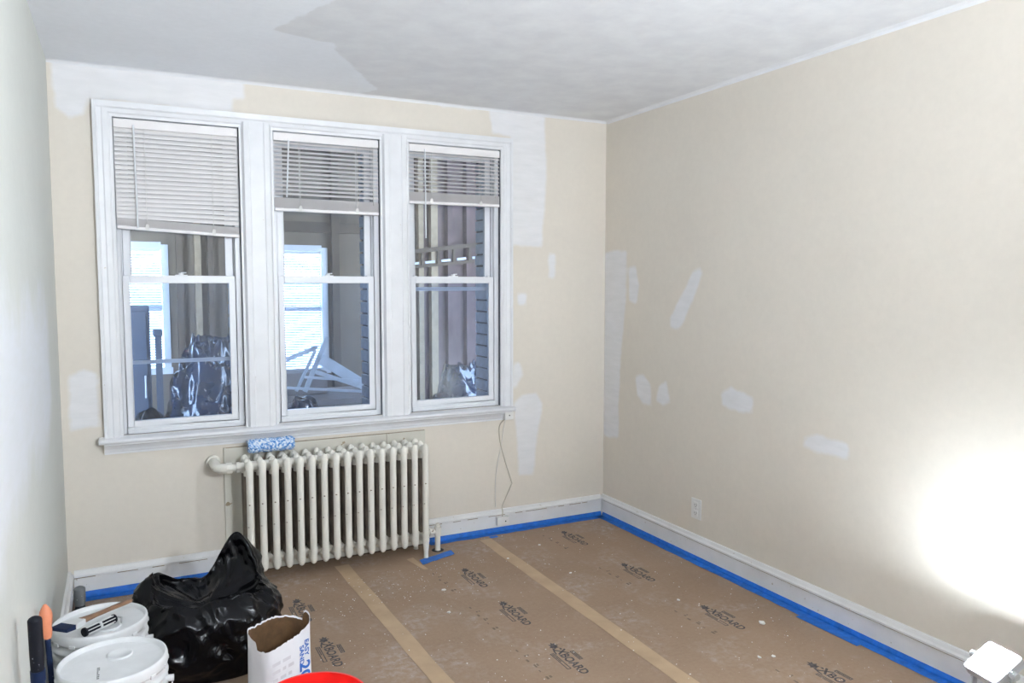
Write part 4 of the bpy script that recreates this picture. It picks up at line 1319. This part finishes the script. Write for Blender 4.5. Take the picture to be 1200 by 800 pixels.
def heap(name, c, size, mat, lab, cat, seed, spiky=0.35, nth=150, nv=70, freq=2.2, ex=3.2):
    vs, fs = [], []
    so = Vector((seed * 3.1, seed * 1.7, seed))
    for j in range(nv + 1):
        f = j / nv
        ph = f * math.pi / 2
        for k in range(nth):
            t = 2 * math.pi * k / nth
            d = Vector((math.cos(t) * math.cos(ph) , math.sin(t) * math.cos(ph), math.sin(ph)))
            q = Vector((d.x * size[0], d.y * size[1], d.z * size[2])) * (2.6 * freq / 2.2)
            rdg = 1 - 2 * abs(noise.noise(q + so))
            r2 = 1 - 2 * abs(noise.noise(q * 2.7 + so))
            r3 = 1 - 2 * abs(noise.noise(q * 6 + so))
            r = 1 + spiky * (0.55 * rdg + 0.35 * r2 + 0.15 * r3) - spiky * 0.5
            h_ = math.hypot(d.x, d.y)
            r *= 1.0 / (h_ ** ex + abs(d.z) ** ex) ** (1 / ex)
            vs.append((c[0] + size[0] * r * d.x, c[1] + size[1] * r * d.y, max(-0.019, c[2] + size[2] * (r * d.z))))
    for j in range(nv):
        for k in range(nth):
            fs.append((j * nth + k, j * nth + (k + 1) % nth, (j + 1) * nth + (k + 1) % nth, (j + 1) * nth + k))
    b = MB(); b.add(vs, fs, 0, True)
    b.add(vs[:nth], [tuple(reversed(range(nth)))])
    return tag(b.build(name, mat, fix=False), lab, cat)
def porch_clutter():
    heap('plastic_wrapped_pile', (0.79, 1.36, -0.019), (0.27, 0.26, 1.06), 'plastic', 'shiny dark plastic sheet over a pile, behind left window', 'plastic sheet', 3, 0.26, freq=2.6)
    heap('black_bag_outside', (0.40, 0.68, -0.019), (0.16, 0.16, 0.79), 'bag', 'low black bag just outside the left window', 'bag', 8, 0.16, ex=2.4)
    heap('dark_bag_outside', (1.27, 0.80, -0.019), (0.18, 0.15, 0.77), 'plastic', 'dark bag below the leaning planks, behind middle window', 'bag', 5, 0.16, ex=2.4)
    heap('plastic_covered_pile', (2.68, 1.45, -0.019), (0.30, 0.28, 0.88), 'plastic', 'dark plastic covered pile behind the right window', 'plastic sheet', 14, 0.22, ex=2.4)
    o = empty('tall_cabinet', (0.30, 1.27, -0.02), 'dark tall cabinet standing behind the left window', 'cabinet')
    MB().box(0.15, 0.425, 1.20, 1.42, -0.02, 1.352).build('body', 'cab', o, bevel=0.006)
    MB().box(0.17, 0.405, 1.188, 1.199, 0.05, 1.32).build('door', 'cab', o, bevel=0.003)
    MB().tube([(0.39, 1.175, 0.78), (0.39, 1.175, 0.92)], 0.006, 8).build('handle', 'steel', o)
    p = empty('upright_post', (0.465, 1.11, -0.02), 'short dark post with a wider cap beside the cabinet', 'post')
    MB().box(0.448, 0.485, 1.09, 1.13, -0.02, 1.17).build('shaft', 'cab', p)
    MB().box(0.436, 0.492, 1.08, 1.14, 1.17, 1.21).build('cap', 'cab', p, bevel=0.008)
    t = empty('covered_table', (1.56, 1.45, -0.02), 'low grey work table under the planks, behind middle window', 'table')
    MB().box(1.16, 2.02, 1.12, 1.75, 0.66, 0.70).build('top', 'tan', t)
    for x in (1.20, 1.98):
        for y in (1.16, 1.71):
            MB().box(x - 0.02, x + 0.02, y - 0.02, y + 0.02, -0.02, 0.66).build('leg', 'tan', t)
    planks = [((1.26, 1.36, 0.955), (1.50, 1.36, 1.045), 0.030, 0.012, 'narrow white plank slanting up to the left of the steep one'),
              ((1.40, 1.335, 0.735), (1.565, 1.335, 1.115), 0.034, 0.012, 'steepest white plank leaning on the pile, behind middle window'),
              ((1.35, 1.385, 0.735), (1.49, 1.385, 1.02), 0.022, 0.012, 'thin white plank beside the steepest plank'),
              ((1.51, 1.31, 0.965), (1.83, 1.31, 0.752), 0.075, 0.014, 'widest white plank sloping down to the right, behind middle window'),
              ((1.46, 1.28, 0.880), (1.83, 1.28, 0.738), 0.028, 0.012, 'narrow white plank below the widest plank'),
              ((1.24, 1.20, 0.790), (1.80, 1.20, 0.728), 0.018, 0.012, 'nearly level thin white plank across the pile'),
              ((1.38, 1.24, 0.850), (1.83, 1.24, 0.795), 0.018, 0.012, 'upper nearly level white plank across the pile')]
    for a, c, w, tck, lab in planks:
        b = MB().bar(a, c, tck, w)
        tag(b.build('plank', 'plank', bevel=0.002), lab, 'plank', 'planks piled behind the middle window')
    d = MB().box(1.20, 1.58, 1.42, 1.62, 0.702, 0.86)
    tag(d.build('cardboard_box', 'tan', bevel=0.006), 'grey-tan cardboard box under the planks behind middle window', 'box')
porch_clutter()
